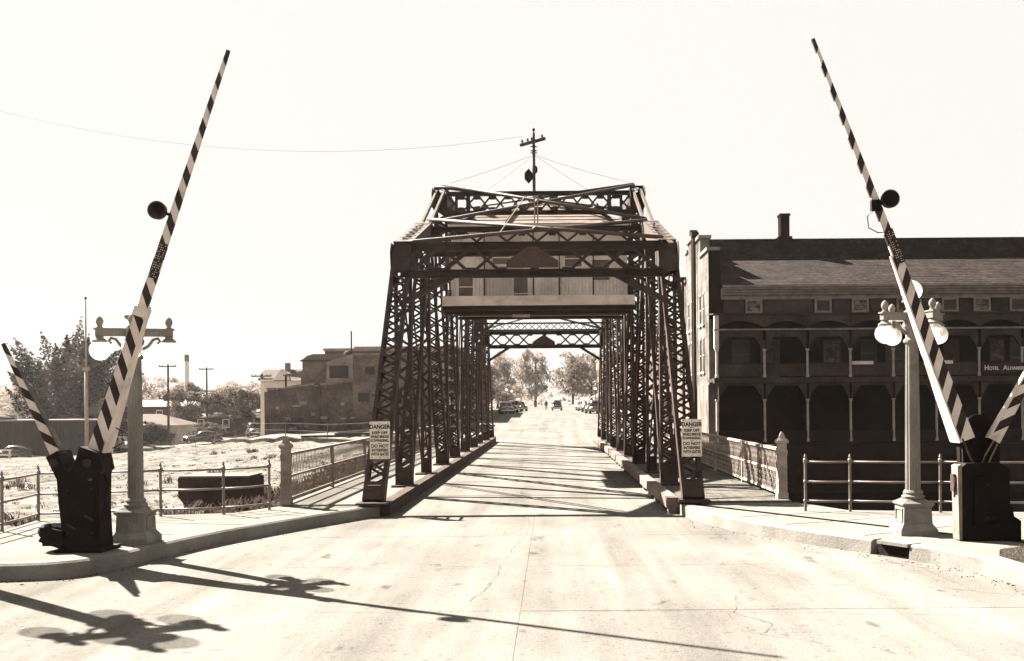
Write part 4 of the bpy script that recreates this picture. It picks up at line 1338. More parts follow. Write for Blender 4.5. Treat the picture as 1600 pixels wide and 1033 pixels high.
# roof with ridge, shingle courses in the relief of the slope
rid_y, rid_z, ev_y, ev_z = 63.6, 11.15, HF - .6, 8.74
top_y, top_z = 64.3, 12.52
b = MB()
b.prism([(ev_y, ev_z), (rid_y, rid_z), (top_y, top_z), (66.4, 12.6), (HB + .5, 8.7), (HB + .5, 8.5), (66.2, 12.2), (ev_y, ev_z - .02)], HCX + .7, HE + .5, 'x')
roof_ = ho(b, 'roof', M_hroof)
NC = 17
rr = random.Random(21)
for k in range(NC):                                     # shingle courses
    t0, t1 = k / NC, (k + 1) / NC
    y0, z0 = ev_y + (rid_y - ev_y) * t0, ev_z + (rid_z - ev_z) * t0
    y1, z1 = ev_y + (rid_y - ev_y) * (t1 + .01), ev_z + (rid_z - ev_z) * (t1 + .01)
    b = MB()
    up = .02 + rr.uniform(-.004, .004)
    b.add([(HCX + .72, y0 - .02, z0 + up), (HE + .5, y0 - .02, z0 + up), (HE + .5, y1, z1 + .015), (HCX + .72, y1, z1 + .015), (HCX + .72, y0 - .02, z0 + .01), (HE + .5, y0 - .02, z0 + .01)], [(0, 1, 2, 3), (4, 5, 1, 0)])
    b.build('shingle_course', M_hroof, roof_)
b = MB().box(HCX + .7, HE + .5, ev_y - .05, ev_y + .02, ev_z - .01, ev_z + .11); b.build('gutter', M_htrim, roof_)
ch = MB(); ch.box(14.55, 15.1, 64.8, 65.6, 12.0, 14.05); ch.box(14.5, 15.15, 64.75, 65.65, 14.05, 14.2); ch.box(14.4, 15.25, 64.7, 65.7, 12.2, 12.75)
ch.build('chimney', M_hbrick, roof_)
# porches
cols = [HCX + .12] + [11.63 + 2.35 * k for k in range(10)]
PT = 7.14
b = MB(); b.prism([(HP - .15, PT), (HF - .11, 7.29), (HF - .11, 7.22), (HP - .15, PT - .08)], HCX - .1, HE, 'x'); ho(b, 'porch_roof', M_hstucco)
def arch_panel(x0, x1, ztop, zbot, zs, rise, y0, y1, flat=False, n=12):
    """wall panel over one bay with an arched (or cut-corner) opening below it"""
    pts = []
    if flat:
        c = (x1 - x0) * .2
        pts = [(x0, zs), (x0 + c, zs + rise), (x1 - c, zs + rise), (x1, zs)]
    else:
        for k in range(n + 1):
            t = k / n
            pts.append((x0 + (x1 - x0) * t, zs + rise * (1 - (2 * t - 1) ** 2)))
    b = MB()
    for (ax, az), (bx2, bz) in zip(pts, pts[1:]):
        b.prism([(ax, az), (bx2, bz), (bx2, ztop), (ax, ztop)], y0, y1)
    return b
for k in range(len(cols) - 1):
    x0, x1 = cols[k], cols[k + 1]
    ho(arch_panel(x0 + .01, x1 - .01, PT - .09, 6.3, 6.36, .36, HP, HP + .25), 'upper_arch', M_hstucco)
    ho(arch_panel(x0 + .09, x1 - .09, 6.2, 5.2, 5.2, .66, HP + .03, HP + .22, True), 'cut_corner_arch', M_hstucco)
    ho(MB().box(x0 + .07, x1 - .07, HP + .08, HP + .16, 3.7, 4.35), 'balcony_apron', M_hstucco)
    ho(MB().box(x0 + .07, x1 - .07, HP + .04, HP + .2, 4.36, 4.42), 'handrail', M_darkwood)
    ho(arch_panel(x0 + .07, x1 - .07, 3.3, 2.4, 2.45, .72, HP + .03, HP + .22, True), 'lower_arch', M_hstucco)
ho(MB().box(HCX - .05, HE, HP - .05, HP + .24, 6.215, 6.3), 'tie_rail', M_htrim)
ho(MB().box(HCX - .05, HE, HP - .06, HP + .3, 3.32, 3.62), 'balcony_beam', M_hstucco)
ho(MB().box(HCX - .05, HE, HP + .3, HF - .01, 3.4, 3.6), 'balcony_floor', M_darkwood)
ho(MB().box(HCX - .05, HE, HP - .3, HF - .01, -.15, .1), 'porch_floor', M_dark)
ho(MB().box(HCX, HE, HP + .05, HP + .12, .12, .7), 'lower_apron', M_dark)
for i, x in enumerate(cols):
    m = M_hcolw if i == 0 else M_hcol
    b = MB(); b.lathe([(.1, 3.63), (.1, 3.75), (.075, 3.8), (.065, 5.05), (.1, 5.1), (.12, 5.2)], (x, HP + .1, 0), 10); ho(b, 'balcony_column', m)
    b = MB(); b.lathe([(.1, .1), (.1, .22), (.075, .28), (.065, 2.3), (.1, 2.36), (.12, 2.45)], (x, HP + .1, 0), 10); ho(b, 'porch_column', m)
    if i == 0:
        ho(MB().box(x - .14, x + .1, HP - .02, HP + .2, 5.21, PT - .1), 'corner_post', m)
# balcony windows and doors in the front wall
rhv = random.Random(13)
M_curt = mat('drawn_curtain', .1, .03, scale=3, rough=.5, lo=.4, hi=.6)
for k in range(len(cols) - 1):
    x0 = cols[k]
    door = k in (1, 4, 7)
    for dx, w, z0, z1, mm in ((.25 if k % 3 == 1 else 1.35 + rhv.uniform(-.2, .2), .95 if door else .8 + rhv.uniform(-.1, .1), 3.62 if door else 4.3, 5.7, (M_glassd, M_glassl, M_curt, M_glassd)[k % 4]),):
        b = MB()
        for a0, a1, c0, c1 in ((x0 + dx - .07, x0 + dx, z0, z1), (x0 + dx + w, x0 + dx + w + .07, z0, z1), (x0 + dx - .07, x0 + dx + w + .07, z1, z1 + .1), (x0 + dx, x0 + dx + w, (z0 + z1) / 2 - .03, (z0 + z1) / 2 + .03)):
            b.box(a0, a1, HF - .07, HF - .004, c0, c1)
        w_ = ho(b, 'porch_window', mat('shaded_trim', .05, .03, scale=2))  # trim darkened, porch shade put into its colour
        MB().box(x0 + dx, x0 + dx + w, HF - .04, HF - .006, z0, z1).build('pane', mm, w_)
for x, w in ((16.4, 1.15), (20.9, 1.0)):                 # washing laid over the balcony rail
    b = MB(); b.box(x, x + w, HP - .02, HP + .26, 4.42, 4.48); b.box(x, x + w, HP - .03, HP - .01, 4.3, 4.48)
    b.build('cloth', M_hcolw, label='pale cloth hung over the hotel balcony rail beside the %s' % ('third porch column' if x < 18 else 'lamp globes'), cat='cloth')
for x, y in ((13.2, 56.9), (18.0, 57.2)):
    pass
sg = thing('hotel_sign', 'dark sign board lettered Hotel Alhambra on the balcony front', 'sign', (24.62, HP - .12, 4.03))
MB().box(-1.15, 2.4, 0, .05, -.3, .3).build('board', M_darkwood, sg)
me = text_mesh('H', .34, M_hcolw, 'lettering', .004, align='LEFT'); link('lettering', me, sg, loc=(-1.05, -.006, .02))
me = text_mesh('OTEL', .25, M_hcolw, 'lettering', .004, align='LEFT', xs=.9); link('lettering', me, sg, loc=(-.8, -.006, -.01))
me = text_mesh('A', .34, M_hcolw, 'lettering', .004, align='LEFT'); link('lettering', me, sg, loc=(-.02, -.006, .02))
me = text_mesh('LHAMBRA', .25, M_hcolw, 'lettering', .004, align='LEFT', xs=.95); link('lettering', me, sg, loc=(.23, -.006, -.01))

# ------------------------------------------------------------------ bare lot: block, planks, rubble, weeds, wire fence
cb = thing('concrete_block', 'big dark concrete block half sunk in the bare lot behind the pipe fence', 'block', (-9.6, 29.5, -.6))
b = MB(); b.prism([(-1.02, .35), (-.62, -.15), (.95, -.2), (1.02, .1), (1.02, .86), (.9, .9), (-1.02, .9)], -.5, .9); b.build('body', mat('dark_concrete', .03, .018, scale=2, bump=.4, bscale=8), cb)
b = MB(); b.box(-1.0, .98, -.46, .86, .9, .94); b.build('top_slab', M_walk, cb)
for i, (x, y, L, a, dz, lb) in enumerate([(-15.6, 72.2, 4.2, .35, 0, 'long dark plank lying on the lot beyond the block'), (-14.2, 72.9, 2.6, .3, .06, 'shorter plank resting on the long plank in the lot')]):
    o = MB().box(-L / 2, L / 2, -.2, .2, 0, .16).build('plank', M_darkwood, label=lb, cat='plank')
    o.location = (x, y, max(ground_z(x, y), ground_z(x - 1.5, y), ground_z(x + 1.5, y)) + .02 + dz); o.rotation_euler = (0, 0, a)
rs = random.Random(17)
st_ = MB()
def rock(mb, x, y, z, s):
    vs = []
    for (a, b_, c) in ((-1, -1, -.6), (1, -1, -.6), (1, 1, -.6), (-1, 1, -.6), (-.7, -.7, .7), (.7, -.6, .6), (.6, .7, .75), (-.6, .6, .6)):
        vs.append((x + s * a * rs.uniform(.6, 1.1), y + s * b_ * rs.uniform(.6, 1.1), z + s * c * rs.uniform(.5, 1)))
    mb.add(vs, [(3, 2, 1, 0), (4, 5, 6, 7), (0, 1, 5, 4), (1, 2, 6, 5), (2, 3, 7, 6), (3, 0, 4, 7)])
for _ in range(1500):
    y = 21 + (rs.random() ** 1.5) * 42
    x = -7.2 - rs.random() ** 1.2 * (10 + y * .55)
    sz_ = rs.uniform(.02, .05) * (.8 + y / 60) * (2.2 if rs.random() < .06 else 1)
    rock(st_, x, y, ground_z(x, y) - sz_ * .25, sz_)
st_.build('gravel', M_sand, kind='stuff', label='scattered stones and clods on the bare lot', cat='gravel')
rb_ = MB()
for _ in range(1500):
    y = rs.uniform(22.2, 56)
    x = bank_x(y) + rs.uniform(-1.0, 1.6)
    rock(rb_, x, y, ground_z(x, y) + .05, rs.uniform(.08, .26))
wd = MB()
def tuft(mb, x, y, z, h, n, spread):
    for _ in range(n):
        a = rs.uniform(0, 6.28); l = rs.uniform(.3, 1) * spread; w = .012 + h * .02
        p = Vector((x + rs.gauss(0, spread * .3), y + rs.gauss(0, spread * .3), z))
        tip = p + Vector((math.cos(a) * l, math.sin(a) * l, h * rs.uniform(.5, 1)))
        sd = Vector((-math.sin(a), math.cos(a), 0)) * w
        mid = p.lerp(tip, .5) + Vector((0, 0, h * .2))
        mb.add([p - sd, p + sd, mid + sd, mid - sd, tip], [(0, 1, 2, 3), (3, 2, 4)])
for _ in range(240):
    y = rs.uniform(24, 36); x = rs.uniform(-9.2, -6.8)
    rock(rb_, x, y, ground_z(x, y), rs.uniform(.04, .14))
for _ in range(620):
    y = rs.uniform(22.5, 50); x = bank_x(y) - rs.uniform(-.6, 2.4)
    tuft(wd, x, y, ground_z(x, y), rs.uniform(.15, .5), 14, .28)
rb_.build('rubble', M_bank, kind='stuff', label='dark broken stone down the bank beside the bridge railing', cat='rubble')
for _ in range(1500):
    y = 20.8 + rs.random() ** 1.4 * 70; x = -7.5 - rs.random() * (8 + y * .6)
    tuft(wd, x, y, ground_z(x, y), rs.uniform(.03, .13), 8, .16 + y * .003)
for _ in range(45):
    y = 22 + rs.random() ** 1.3 * 45; x = -8.0 - rs.random() * (6 + y * .55)
    for __ in range(4):
        xx, yy = x + rs.gauss(0, .3), y + rs.gauss(0, .3)
        tuft(wd, xx, yy, ground_z(xx, yy), rs.uniform(.12, .35), 16, .3)
wd.build('weeds', mat('weed_leaf', .045, .02, scale=2, transl=.3), kind='stuff', label='low weeds on the bank and lot', cat='weeds')
wf = thing('wire_fence', 'thin post and wire fence along the sunny side street behind the lot', 'fence', (-13, 66, 0))
fp = [(-11.5, 66.5), (-15.5, 70.5), (-19.5, 74.8), (-24, 82), (-28, 90.5), (-33, 100), (-38, 109), (-44, 119)]
zz = []
for x, y in fp:
    z = ground_z(x, y); zz.append(z)
    b = MB(); b.tube([(x + 13, y - 66, z - .1), (x + 13, y - 66, z + 1.3)], .03, 6); b.build('post', M_rail, wf)
for h in (1.2, .7):
    b = MB(); b.tube([(x + 13, y - 66, z + h) for (x, y), z in zip(fp, zz)], .0035, 4); b.build('wire', M_rail, wf)
# low kerb that edges the side street
b = MB()
kp = offset(path, 3.5)
for (x0, y0), (x1, y1) in zip(kp, kp[1:]):
    b.beam((x0, y0, ground_z(x0, y0) + .1), (x1, y1, ground_z(x1, y1) + .1), .3, .3)
b.build('side_street_edge', M_bank, kind='structure')

# ------------------------------------------------------------------ cars of the forties
def ellipsoid_patch(mb, c, rx, ry, rz, n=12, m=6, z_cut=-.2):
    vs, fs = [], []
    for i in range(m + 1):
        t = (math.pi / 2) * i / m
        zz_ = z_cut + (1 - z_cut) * math.sin(t)
        rr_ = math.sqrt(max(0, 1 - max(0, zz_) ** 2))
        for j in range(n):
            a = 2 * math.pi * j / n
            vs.append((c[0] + rx * rr_ * math.cos(a), c[1] + ry * rr_ * math.sin(a), c[2] + rz * zz_))
    for i in range(m):
        for j in range(n):
            fs.append((i * n + j, i * n + (j + 1) % n, (i + 1) * n + (j + 1) % n, (i + 1) * n + j))
    mb.add(vs, fs)
def loft(mb, secs):
    """closed skin through sections: each (y, [(x,z)...]) with equal counts, mirrored in x"""
    rows = []
    for y, half in secs:
        rows.append([(x, y, z) for x, z in half] + [(-x, y, z) for x, z in reversed(half)])
    n = len(rows[0])
    vs = [p for r in rows for p in r]
    fs = []
    for i in range(len(rows) - 1):
        for j in range(n - 1):
            fs.append((i * n + j, i * n + j + 1, (i + 1) * n + j + 1, (i + 1) * n + j))
        fs.append((i * n + n - 1, i * n, (i + 1) * n, (i + 1) * n + n - 1))
    fs.append(tuple(range(n))[::-1]); fs.append(tuple(range((len(rows) - 1) * n, len(rows) * n)))
    mb.add(vs, fs)
def make_car(label, paint, group=None, older=False):
    """forward is -Y; 4.8 m long"""
    t = thing('parked_car', label, 'car', group=group)
    b = MB()
    def sec(y, w, zb, zt, r=.12):
        return (y, [(w * .92, zb), (w, zb + .12), (w, zt - r), (w * .93, zt - r * .3), (w * .7, zt), (0.001, zt + .03)])
    loft(b, [sec(-2.3, .42, .42, .78), sec(-2.2, .5, .38, .92), sec(-1.5, .58, .35, 1.0), sec(-.85, .72, .32, 1.03), (-.5, [(.74, .3), (.8, .42), (.8, .9), (.76, 1.0), (.6, 1.05), (.001, 1.08)]),
             sec(.6, .82, .3, 1.05), sec(1.5, .78, .32, 1.02), sec(2.1, .66, .36, .9), sec(2.4, .5, .42, .62)])
    b.build('body', paint, t, smooth=True)
    c = MB()
    if older:
        S = [(-.62, .66, 1.05, 1.12), (-.42, .66, 1.05, 1.6), (0, .68, 1.05, 1.72), (.9, .68, 1.05, 1.74), (1.5, .66, 1.03, 1.66), (1.85, .6, 1.0, 1.2)]
    else:
        S = [(-.78, .62, 1.03, 1.08), (-.32, .63, 1.05, 1.5), (.1, .64, 1.05, 1.6), (.7, .64, 1.05, 1.6), (1.3, .6, 1.03, 1.48), (1.9, .52, .95, 1.16), (2.2, .45, .8, .9)]
    loft(c, [(y, [(w + .1, zb), (w + .08, zb + (zt - zb) * .25), (w, zb + (zt - zb) * .75), (w * .86, zt - .03), (w * .5, zt), (.001, zt + .02)]) for y, w, zb, zt in S])
    cab = c.build('cabin', paint, t, smooth=True)
    # side glass, windscreen, back light
    for s in (-1, 1):
        for y0, y1 in ((-.3, .32), (.4, 1.05)):
            q = MB()
            x = s * .725; x2 = s * .665
            zt = 1.5 if not older else 1.58
            q.add([(x, y0, 1.14), (x, y1, 1.14), (x2, y1 - (.12 if y1 > 1 else .02), zt - (.05 if y1 > 1 else 0)), (x2, y0 + (.1 if y0 < 0 else .02), zt - .02)], [(0, 1, 2, 3)])
            q.build('side_window', M_glassd, cab)
    q = MB(); zt = 1.46 if not older else 1.56
    q.add([(-.56, -.745, 1.12), (.56, -.745, 1.12), (.5, -.37 if not older else -.46, zt), (-.5, -.37 if not older else -.46, zt)], [(0, 1, 2, 3)]); q.build('windscreen', M_glassd, cab)
    q = MB(); q.add([(-.36, 1.74 if older else 1.62, 1.36), (.36, 1.74 if older else 1.62, 1.36), (.3, 1.62 if older else 1.42, 1.55 if older else 1.5), (-.3, 1.62 if older else 1.42, 1.55 if older else 1.5)], [(0, 1, 2, 3)]); q.build('rear_window', M_glassd, cab)
    for s in (-1, 1):
        for y, ry in ((-1.5, .62), (1.42, .62)):
            f = MB(); ellipsoid_patch(f, (s * .68, y, .42), .24, ry, .46); f.build('wing', paint, t, smooth=True)
            w = MB(); w.tube([(s * .62, y, .34), (s * .88, y, .34)], .34, 16); wh = w.build('wheel', M_tyre, t)
            h = MB(); h.tube([(s * .88, y, .34), (s * .9, y, .34)], .17, 12); h.build('hub_cap', M_chrome, wh)
        h = MB(); h.sphere((s * .64, -2.02, .8), .12, 10, sy=.8); h.build('headlight', M_chrome, t, smooth=True)
        h = MB(); h.sphere((s * .66, 2.02, .72), .06, 8); h.build('tail_light', M_glassd, t)
        MB().box(s * .82 - .12, s * .82 + .12, -.85, .9, .3, .36).build('running_board', M_tyre, t)
    for y in (-2.46, 2.5):
        MB().box(-.82, .82, y - .05, y + .05, .42, .54).build('bumper', M_chrome, t)
    g_ = MB()
    for k in range(6):
        g_.box(-.3 + k * .05, .3 - k * .05, -2.335 - .01, -2.3, .5 + k * .06, .525 + k * .06)
    g_.build('grille', M_chrome, t)
    return t
carA = make_car('dark fastback car parked below the trees beyond the lot', M_carblack)
def place_car(o, x, y, rz, z=None):
    o.location = (x, y, (ground_z(x, y) + .02 if z is None else z)); o.rotation_euler = (0, 0, R(rz))
cars = [carA]
place_car(carA, -43.4, 127, -76, -2.42)
def new_car(x, y, rz, label, paint, z=None, older=False, group=None):
    o = make_car(label, paint, group, older); place_car(o, x, y, rz, z); return o
new_car(-56.5, 107, -88, 'dark sedan behind the white rail at the shed', M_carblack, -3.3)
new_car(-47.5, 113, 60, 'pale car half hidden behind the gate post and flagpole', M_carlight, -2.6)
new_car(-39.6, 136, 25, 'old square-topped car facing the camera beside the pale truck', M_carblack, -1.75, True)
def sz(y): return street_z(y)
GS = 'cars on the street beyond the bridge'
new_car(-6.0, 133, 8, 'light-fronted car leading the row parked left on the far street', M_cargrey, sz(133), group=GS)
new_car(-5.9, 143, 10, 'dark car second in the row parked left on the far street', M_carblack, sz(143), group=GS)
new_car(-5.7, 152, 12, 'dark car third in the row parked left on the far street', M_carblack, sz(152), True, group=GS)
new_car(-5.2, 163, 14, 'dark car last in the row parked left on the far street', M_carblack, sz(163), group=GS)
new_car(.75, 171, 180, 'black car driving away up the middle of the far street', M_carblack, sz(171), True, group=GS)
new_car(5.3, 131, 188, 'black car nearest the bridge in the right row of the far street', M_carblack, sz(131), True, group=GS)
new_car(5.2, 142, 190, 'second car from the bridge in the right row of the far street', M_carblack, sz(142), group=GS)
new_car(5.0, 156, 190, 'pale third car in the right row of the far street', M_cargrey, sz(156), group=GS)
new_car(5.0, 170, 190, 'fourth car in the right row of the far street', M_carblack, sz(170), group=GS)
# pale delivery truck by the brick wall
tr = thing('delivery_truck', 'pale boxy delivery truck standing beside the tall brick wall', 'truck', (-37.6, 140, -1.5), R(30))
b = MB(); b.box(-1.0, 1.0, -1.0, 2.6, .8, 2.7); b.build('cargo_box', M_carlight, tr)
b = MB(); b.prism([(-2.4, .7), (-1.0, .7), (-1.0, 2.3), (-1.5, 2.3), (-1.75, 1.5), (-2.4, 1.35)], -.8, .8, 'x'); b.build('cab', M_carlight, tr)
MB().box(-.65, .65, -1.78, -1.6, 1.55, 2.1).build('windscreen', M_glassd, tr)
for s in (-1, 1):
    for y in (-1.7, 1.8):
        b = MB(); b.tube([(s * .75, y, .42), (s * .98, y, .42)], .42, 14); b.build('wheel', M_tyre, tr)
    MB().sphere((s * .6, -2.42, 1.0), .12, 8).build('headlight', M_chrome, tr)

# ------------------------------------------------------------------ town on the left
store = thing('brick_store', 'tall old brick store building with patched side wall facing the lot', 'building', (-17, 85, 0))
def so(mb, name, m, parent=store):
    o = mb.build(name, m, parent)
    if parent is store: o.matrix_parent_inverse = Matrix.Translation((17, -85, 0))
    return o
b = MB(); b.prism([(-23.9, -.6), (-16.6, -.6), (-16.6, 4.25), (-19.4, 4.1), (-21.5, 3.95), (-22.6, 3.65), (-23.9, 3.4)], 85, 85.4); low = so(b, 'low_wall', M_lstone)
rr = random.Random(8)
x = -23.7
while x < -17:                                           # crumbling coping stones
    w = rr.uniform(.3, .6)
    z = 3.4 + (x + 23.9) * .115 + (.12 if x < -20 else -.02)
    b = MB().box(x, x + w - .03, 84.95, 85.45, z, z + rr.uniform(.08, .22)); b.build('coping_stone', M_lstucco, low); x += w
so(MB().box(-23.9, -10.6, 85.42, 100, -.6, 3.3), 'ground_floor', M_lstone)
so(MB().box(-20.85, -16.62, 85.5, 97, 3.32, 6.05), 'upper_block', M_lbrick)
so(MB().box(-16.58, -10.7, 85.02, 99.5, -.5, 6.42), 'main_block', M_lbrick)
b = MB()
n = 10
pts = [(84.95 + 0, 6.06)]
arc = [(-20.75 + 3.9 * k / n, 6.07 + .52 * math.sin(math.pi * min(1, (k / n) * .5 + .2)) - .3) for k in range(n + 1)]
b.prism([(-20.9, 6.06)] + [(-20.7, 6.2), (-20.4, 6.42), (-19.9, 6.55), (-17.4, 6.55), (-16.9, 6.45), (-16.7, 6.2), (-16.65, 6.06)], 85.4, 97.1); so(b, 'barrel_roof', M_tin)
so(MB().box(-21.0, -16.6, 85.3, 85.46, 5.93, 6.055), 'eave_board', M_darkwood)
so(MB().box(-16.7, -10.6, 84.96, 85.5, 6.425, 6.55), 'parapet_cap', M_lstucco)
b = MB(); b.prism([(-18.7, 4.25), (-16.65, 4.25), (-16.5, 4.3), (-16.5, 6.5), (-17.0, 6.35), (-18.7, 5.85)], 84.85, 85.45); so(b, 'stair_bay', M_lstucco)
so(MB().box(-18.75, -16.4, 84.8, 84.9, 4.18, 4.3), 'bay_sill', M_lstucco)
for x0, x1, z0, z1, nm in ((-18.45, -16.85, 4.5, 5.55, 'bay_window'), (-15.45, -14.75, 4.8, 5.4, 'window'), (-16.05, -15.2, 2.6, 3.25, 'window'), (-21.9, -20.7, .1, 1.2, 'doorway'), (-13.3, -12.6, 4.8, 5.4, 'window'), (-13.4, -12.5, 2.4, 3.4, 'window')):
    yb = 84.84 if nm == 'bay_window' else 84.99 if x0 > -16.6 else 84.98
    w_ = so(MB().box(x0, x1, yb - .02, yb + .02, z0, z1), nm, M_glassd)
    f = MB()
    e = .1 if nm == 'bay_window' else .05
    for a0, a1, c0, c1 in ((x0 - e, x0, z0, z1), (x1, x1 + e, z0, z1), (x0 - e, x1 + e, z0 - e, z0), (x0 - e, x1 + e, z1, z1 + e)):
        f.box(a0, a1, yb - .08, yb + .02 - .03, c0, c1)
    f.build('frame', M_lstucco if nm == 'bay_window' else M_lstone, w_)
b = MB(); b.tube([(-16.62, 84.9, 6.5), (-16.62, 84.9, 8.4)], .06, 6); so(b, 'stove_pipe', M_darkwood)
for x, z0, z1 in ((-14.2, -.3, 6.4), (-19.3, -.4, 4.0)):
    b = MB(); b.tube([(x, 84.93, z0), (x, 84.93, z1)], .07, 6); so(b, 'downpipe', M_lstone)
rpb = random.Random(5)
for _ in range(46):
    x, z = rpb.uniform(-23.4, -11.2), rpb.uniform(.3, 3.0); w_, h_ = rpb.uniform(.25, .7), rpb.uniform(.12, .3)
    b = MB().box(x, x + w_, 84.955, 84.995 + .02, z, z + h_); so(b, 'wall_stone', M_lstucco if rpb.random() < .4 else M_lstone)
b = MB(); b.sphere((-17.1, 86, 6.5), .42, 12, sz=.9); so(b, 'roof_ventilator', M_darkwood)
b = MB(); b.prism([(-22.6, 4.75), (-20.86, 4.95), (-20.86, 5.2), (-22.6, 4.85)], 86, 92); so(b, 'side_awning', M_tin)
for y in (86.2, 91.8):
    so(MB().box(-22.5, -22.36, y, y + .14, 3.3, 4.78), 'awning_post', M_darkwood)

def gable_house(name, label, cx, cy, base, w, dp, hw, hr, mw, mr, axis='x', rz=0, chim=True, wins=2):
    t = thing(name, label, 'house', (cx, cy, base), R(rz))
    MB().box(-w / 2, w / 2, -dp / 2, dp / 2, -1.5, hw).build('wall', mw, t)
    b = MB()
    if axis == 'x':
        b.prism([(-dp / 2 - .35, hw - .1), (0, hw + hr), (dp / 2 + .35, hw - .1), (dp / 2 + .35, hw + .05), (0, hw + hr + .16), (-dp / 2 - .35, hw + .05)][:3], -w / 2 - .3, w / 2 + .3, 'x')
    elif axis == 'y':
        b.prism([(-w / 2 - .35, hw - .1), (0, hw + hr), (w / 2 + .35, hw - .1)], -dp / 2 - .3, dp / 2 + .3)
    else:
        e = .4
        vs = [(-w / 2 - e, -dp / 2 - e, hw), (w / 2 + e, -dp / 2 - e, hw), (w / 2 + e, dp / 2 + e, hw), (-w / 2 - e, dp / 2 + e, hw), (-w * .12, 0, hw + hr), (w * .12, 0, hw + hr)]
        b.add(vs, [(0, 1, 5, 4), (2, 3, 4, 5), (1, 2, 5), (3, 0, 4), (3, 2, 1, 0)])
    r_ = b.build('roof', mr, t)
    if chim:
        MB().box(-.25, .25, -.25, .25, hw + hr * .5, hw + hr + .7).build('chimney', M_lbrick, r_)
    for k in range(wins):
        x = -w / 2 + w * (k + .5) / wins
        ww = MB().box(x - .4, x + .4, -dp / 2 - .03, -dp / 2 - .005, hw * .35, hw * .8).build('window', M_glassd, t)
        f = MB()
        for a0, a1, c0, c1 in ((x - .5, x - .4, hw * .33, hw * .82), (x + .4, x + .5, hw * .33, hw * .82), (x - .5, x + .5, hw * .82, hw * .86), (x - .5, x + .5, hw * .29, hw * .33)):
            f.box(a0, a1, -dp / 2 - .06, -dp / 2 - .005, c0, c1)
        f.build('frame', M_whitewash, ww)
    return t
gable_house('white_house', 'pale gabled house peeping over the brick store wall', -28.9, 112, 0, 4.6, 5, 5.0, 1.2, M_whitewash, M_roofl, 'x', 0)
b = MB(); b.prism([(-1.0, 4.9), (1.0, 4.9), (0, 6.15)], -2.75, -1.2); o = b.build('front_gable', M_whitewash); o.parent = bpy.data.objects['white_house']
gable_house('bungalow', 'low white bungalow with hipped roof behind the lamp post', -53.2, 136, -2.5, 9.5, 7, 2.3, 1.45, M_whitewash, M_roofl, 'h', 0, False, 3)
gable_house('long_shed', 'long dark shed with bright edged roof above the bungalow', -62.5, 162, -2, 15, 8, 4.3, .9, M_darkwood, M_tin, 'x', 0, False, 4)
gable_house('low_shed', 'low flat-roofed dark shed behind the parked fastback', -47.5, 152, -1.6, 11, 6, 2.2, .5, M_darkwood, M_tin, 'x', 0, False, 3)
gable_house('garage', 'dark garage with bright roof edge behind the delivery truck', -40.5, 158, -1.2, 9, 6, 2.6, .6, M_darkwood, M_tin, 'x', 0, False, 2)
bs = thing('boat_shed', 'dark flat-topped board shed behind the short gate arm', 'shed', (-57, 110, -3.0))
MB().box(-9, 7.6, 0, 7, -.3, 3.75).build('wall', M_darkwood, bs)
for k in range(20):
    x = -8.9 + k * .83
    MB().box(x, x + .06, -.05, -.004, -.2, 3.7).build('batten', M_darkwood, bs)
MB().box(-9.1, 7.75, -.15, 7.1, 3.76, 3.92).build('roof_edge', M_tin, bs)
for x in (4.6, 6.0):
    MB().box(x, x + .6, -.06, -.01, .9, 2.4).build('window', M_glassd, bs)
sk = thing('rowing_boat', 'upturned boat lying on the flat shed roof', 'boat', (-60.8, 112, .94))
b = MB(); loft(b, [(y, [(w, 0), (w * .9, .25 * w), (w * .6, .5 * w), (.001, .62 * w)]) for y, w in ((-2.6, .05), (-2, .5), (-1, .85), (0, .95), (1.2, .9), (2.2, .7), (2.5, .55))]); h = b.build('hull', M_darkwood, sk, smooth=True); sk.rotation_euler = (0, 0, R(80))
MB().box(-.06, .06, -2.4, 2.4, .3, .5).build('keel', M_tin, sk)
rl = thing('white_rail', 'low white rail in front of the dark sedan at the shed', 'rail', (-58, 103.5, -3.1))
for k in range(4):
    MB().box(-3 + k * 2, -2.85 + k * 2, 0, .12, -.2, 1.1).build('post', M_whitewash, rl)
for z in (.5, 1.0):
    MB().box(-5, 3.3, -.06, -.004, z, z + .14).build('board', M_whitewash, rl)

fpole = thing('flagpole', 'tall pale flagpole standing in front of the dark tree', 'pole', (-45.5, 100, -2.2))
b = MB(); b.tube([(0, 0, 0), (0, 0, 8.2)], .19, 10, .16); b.build('lower_mast', M_flag, fpole, smooth=True)
b = MB(); b.tube([(0, 0, 8.2), (0, 0, 15)], .1, 8, .06); b.build('top_mast', M_flag, fpole, smooth=True)
b = MB(); b.box(-.25, .25, -.25, .25, 8.0, 8.35); b.build('cap_iron', M_flag, fpole)
b = MB(); b.sphere((0, 0, 15.1), .14, 10); b.build('ball', M_darkwood, fpole)
def tel_pole(x, y, zb, h, label, arms=(0.0,), box=False):
    t = thing('telephone_pole', label, 'pole', (x, y, zb), 0, 'telephone poles in the town')
    b = MB(); b.tube([(0, 0, 0), (0, 0, h)], .17, 8, .12); b.build('shaft', M_pole, t)
    for a in arms:
        b = MB().box(-1.1, 1.1, -.2, -.1, h - .35 - a, h - .2 - a); ar = b.build('crossarm', M_pole, t)
        for xx in (-1, -.6, .6, 1):
            MB().lathe([(.03, 0), (.05, .1), (.02, .18)], (xx, -.15, h - .2 - a), 6).build('insulator', M_insul, ar)
    if box:
        MB().lathe([(.22, 0), (.26, .05), (.26, .8), (.2, .85)], (-.3, -.1, h - 4.6), 10).build('transformer', M_darkwood, t)
    return t
tel_pole(-48, 128, -2.4, 9.9, 'dark pole with two crossarms and transformer beside the bungalow', (0, 4.0), True)
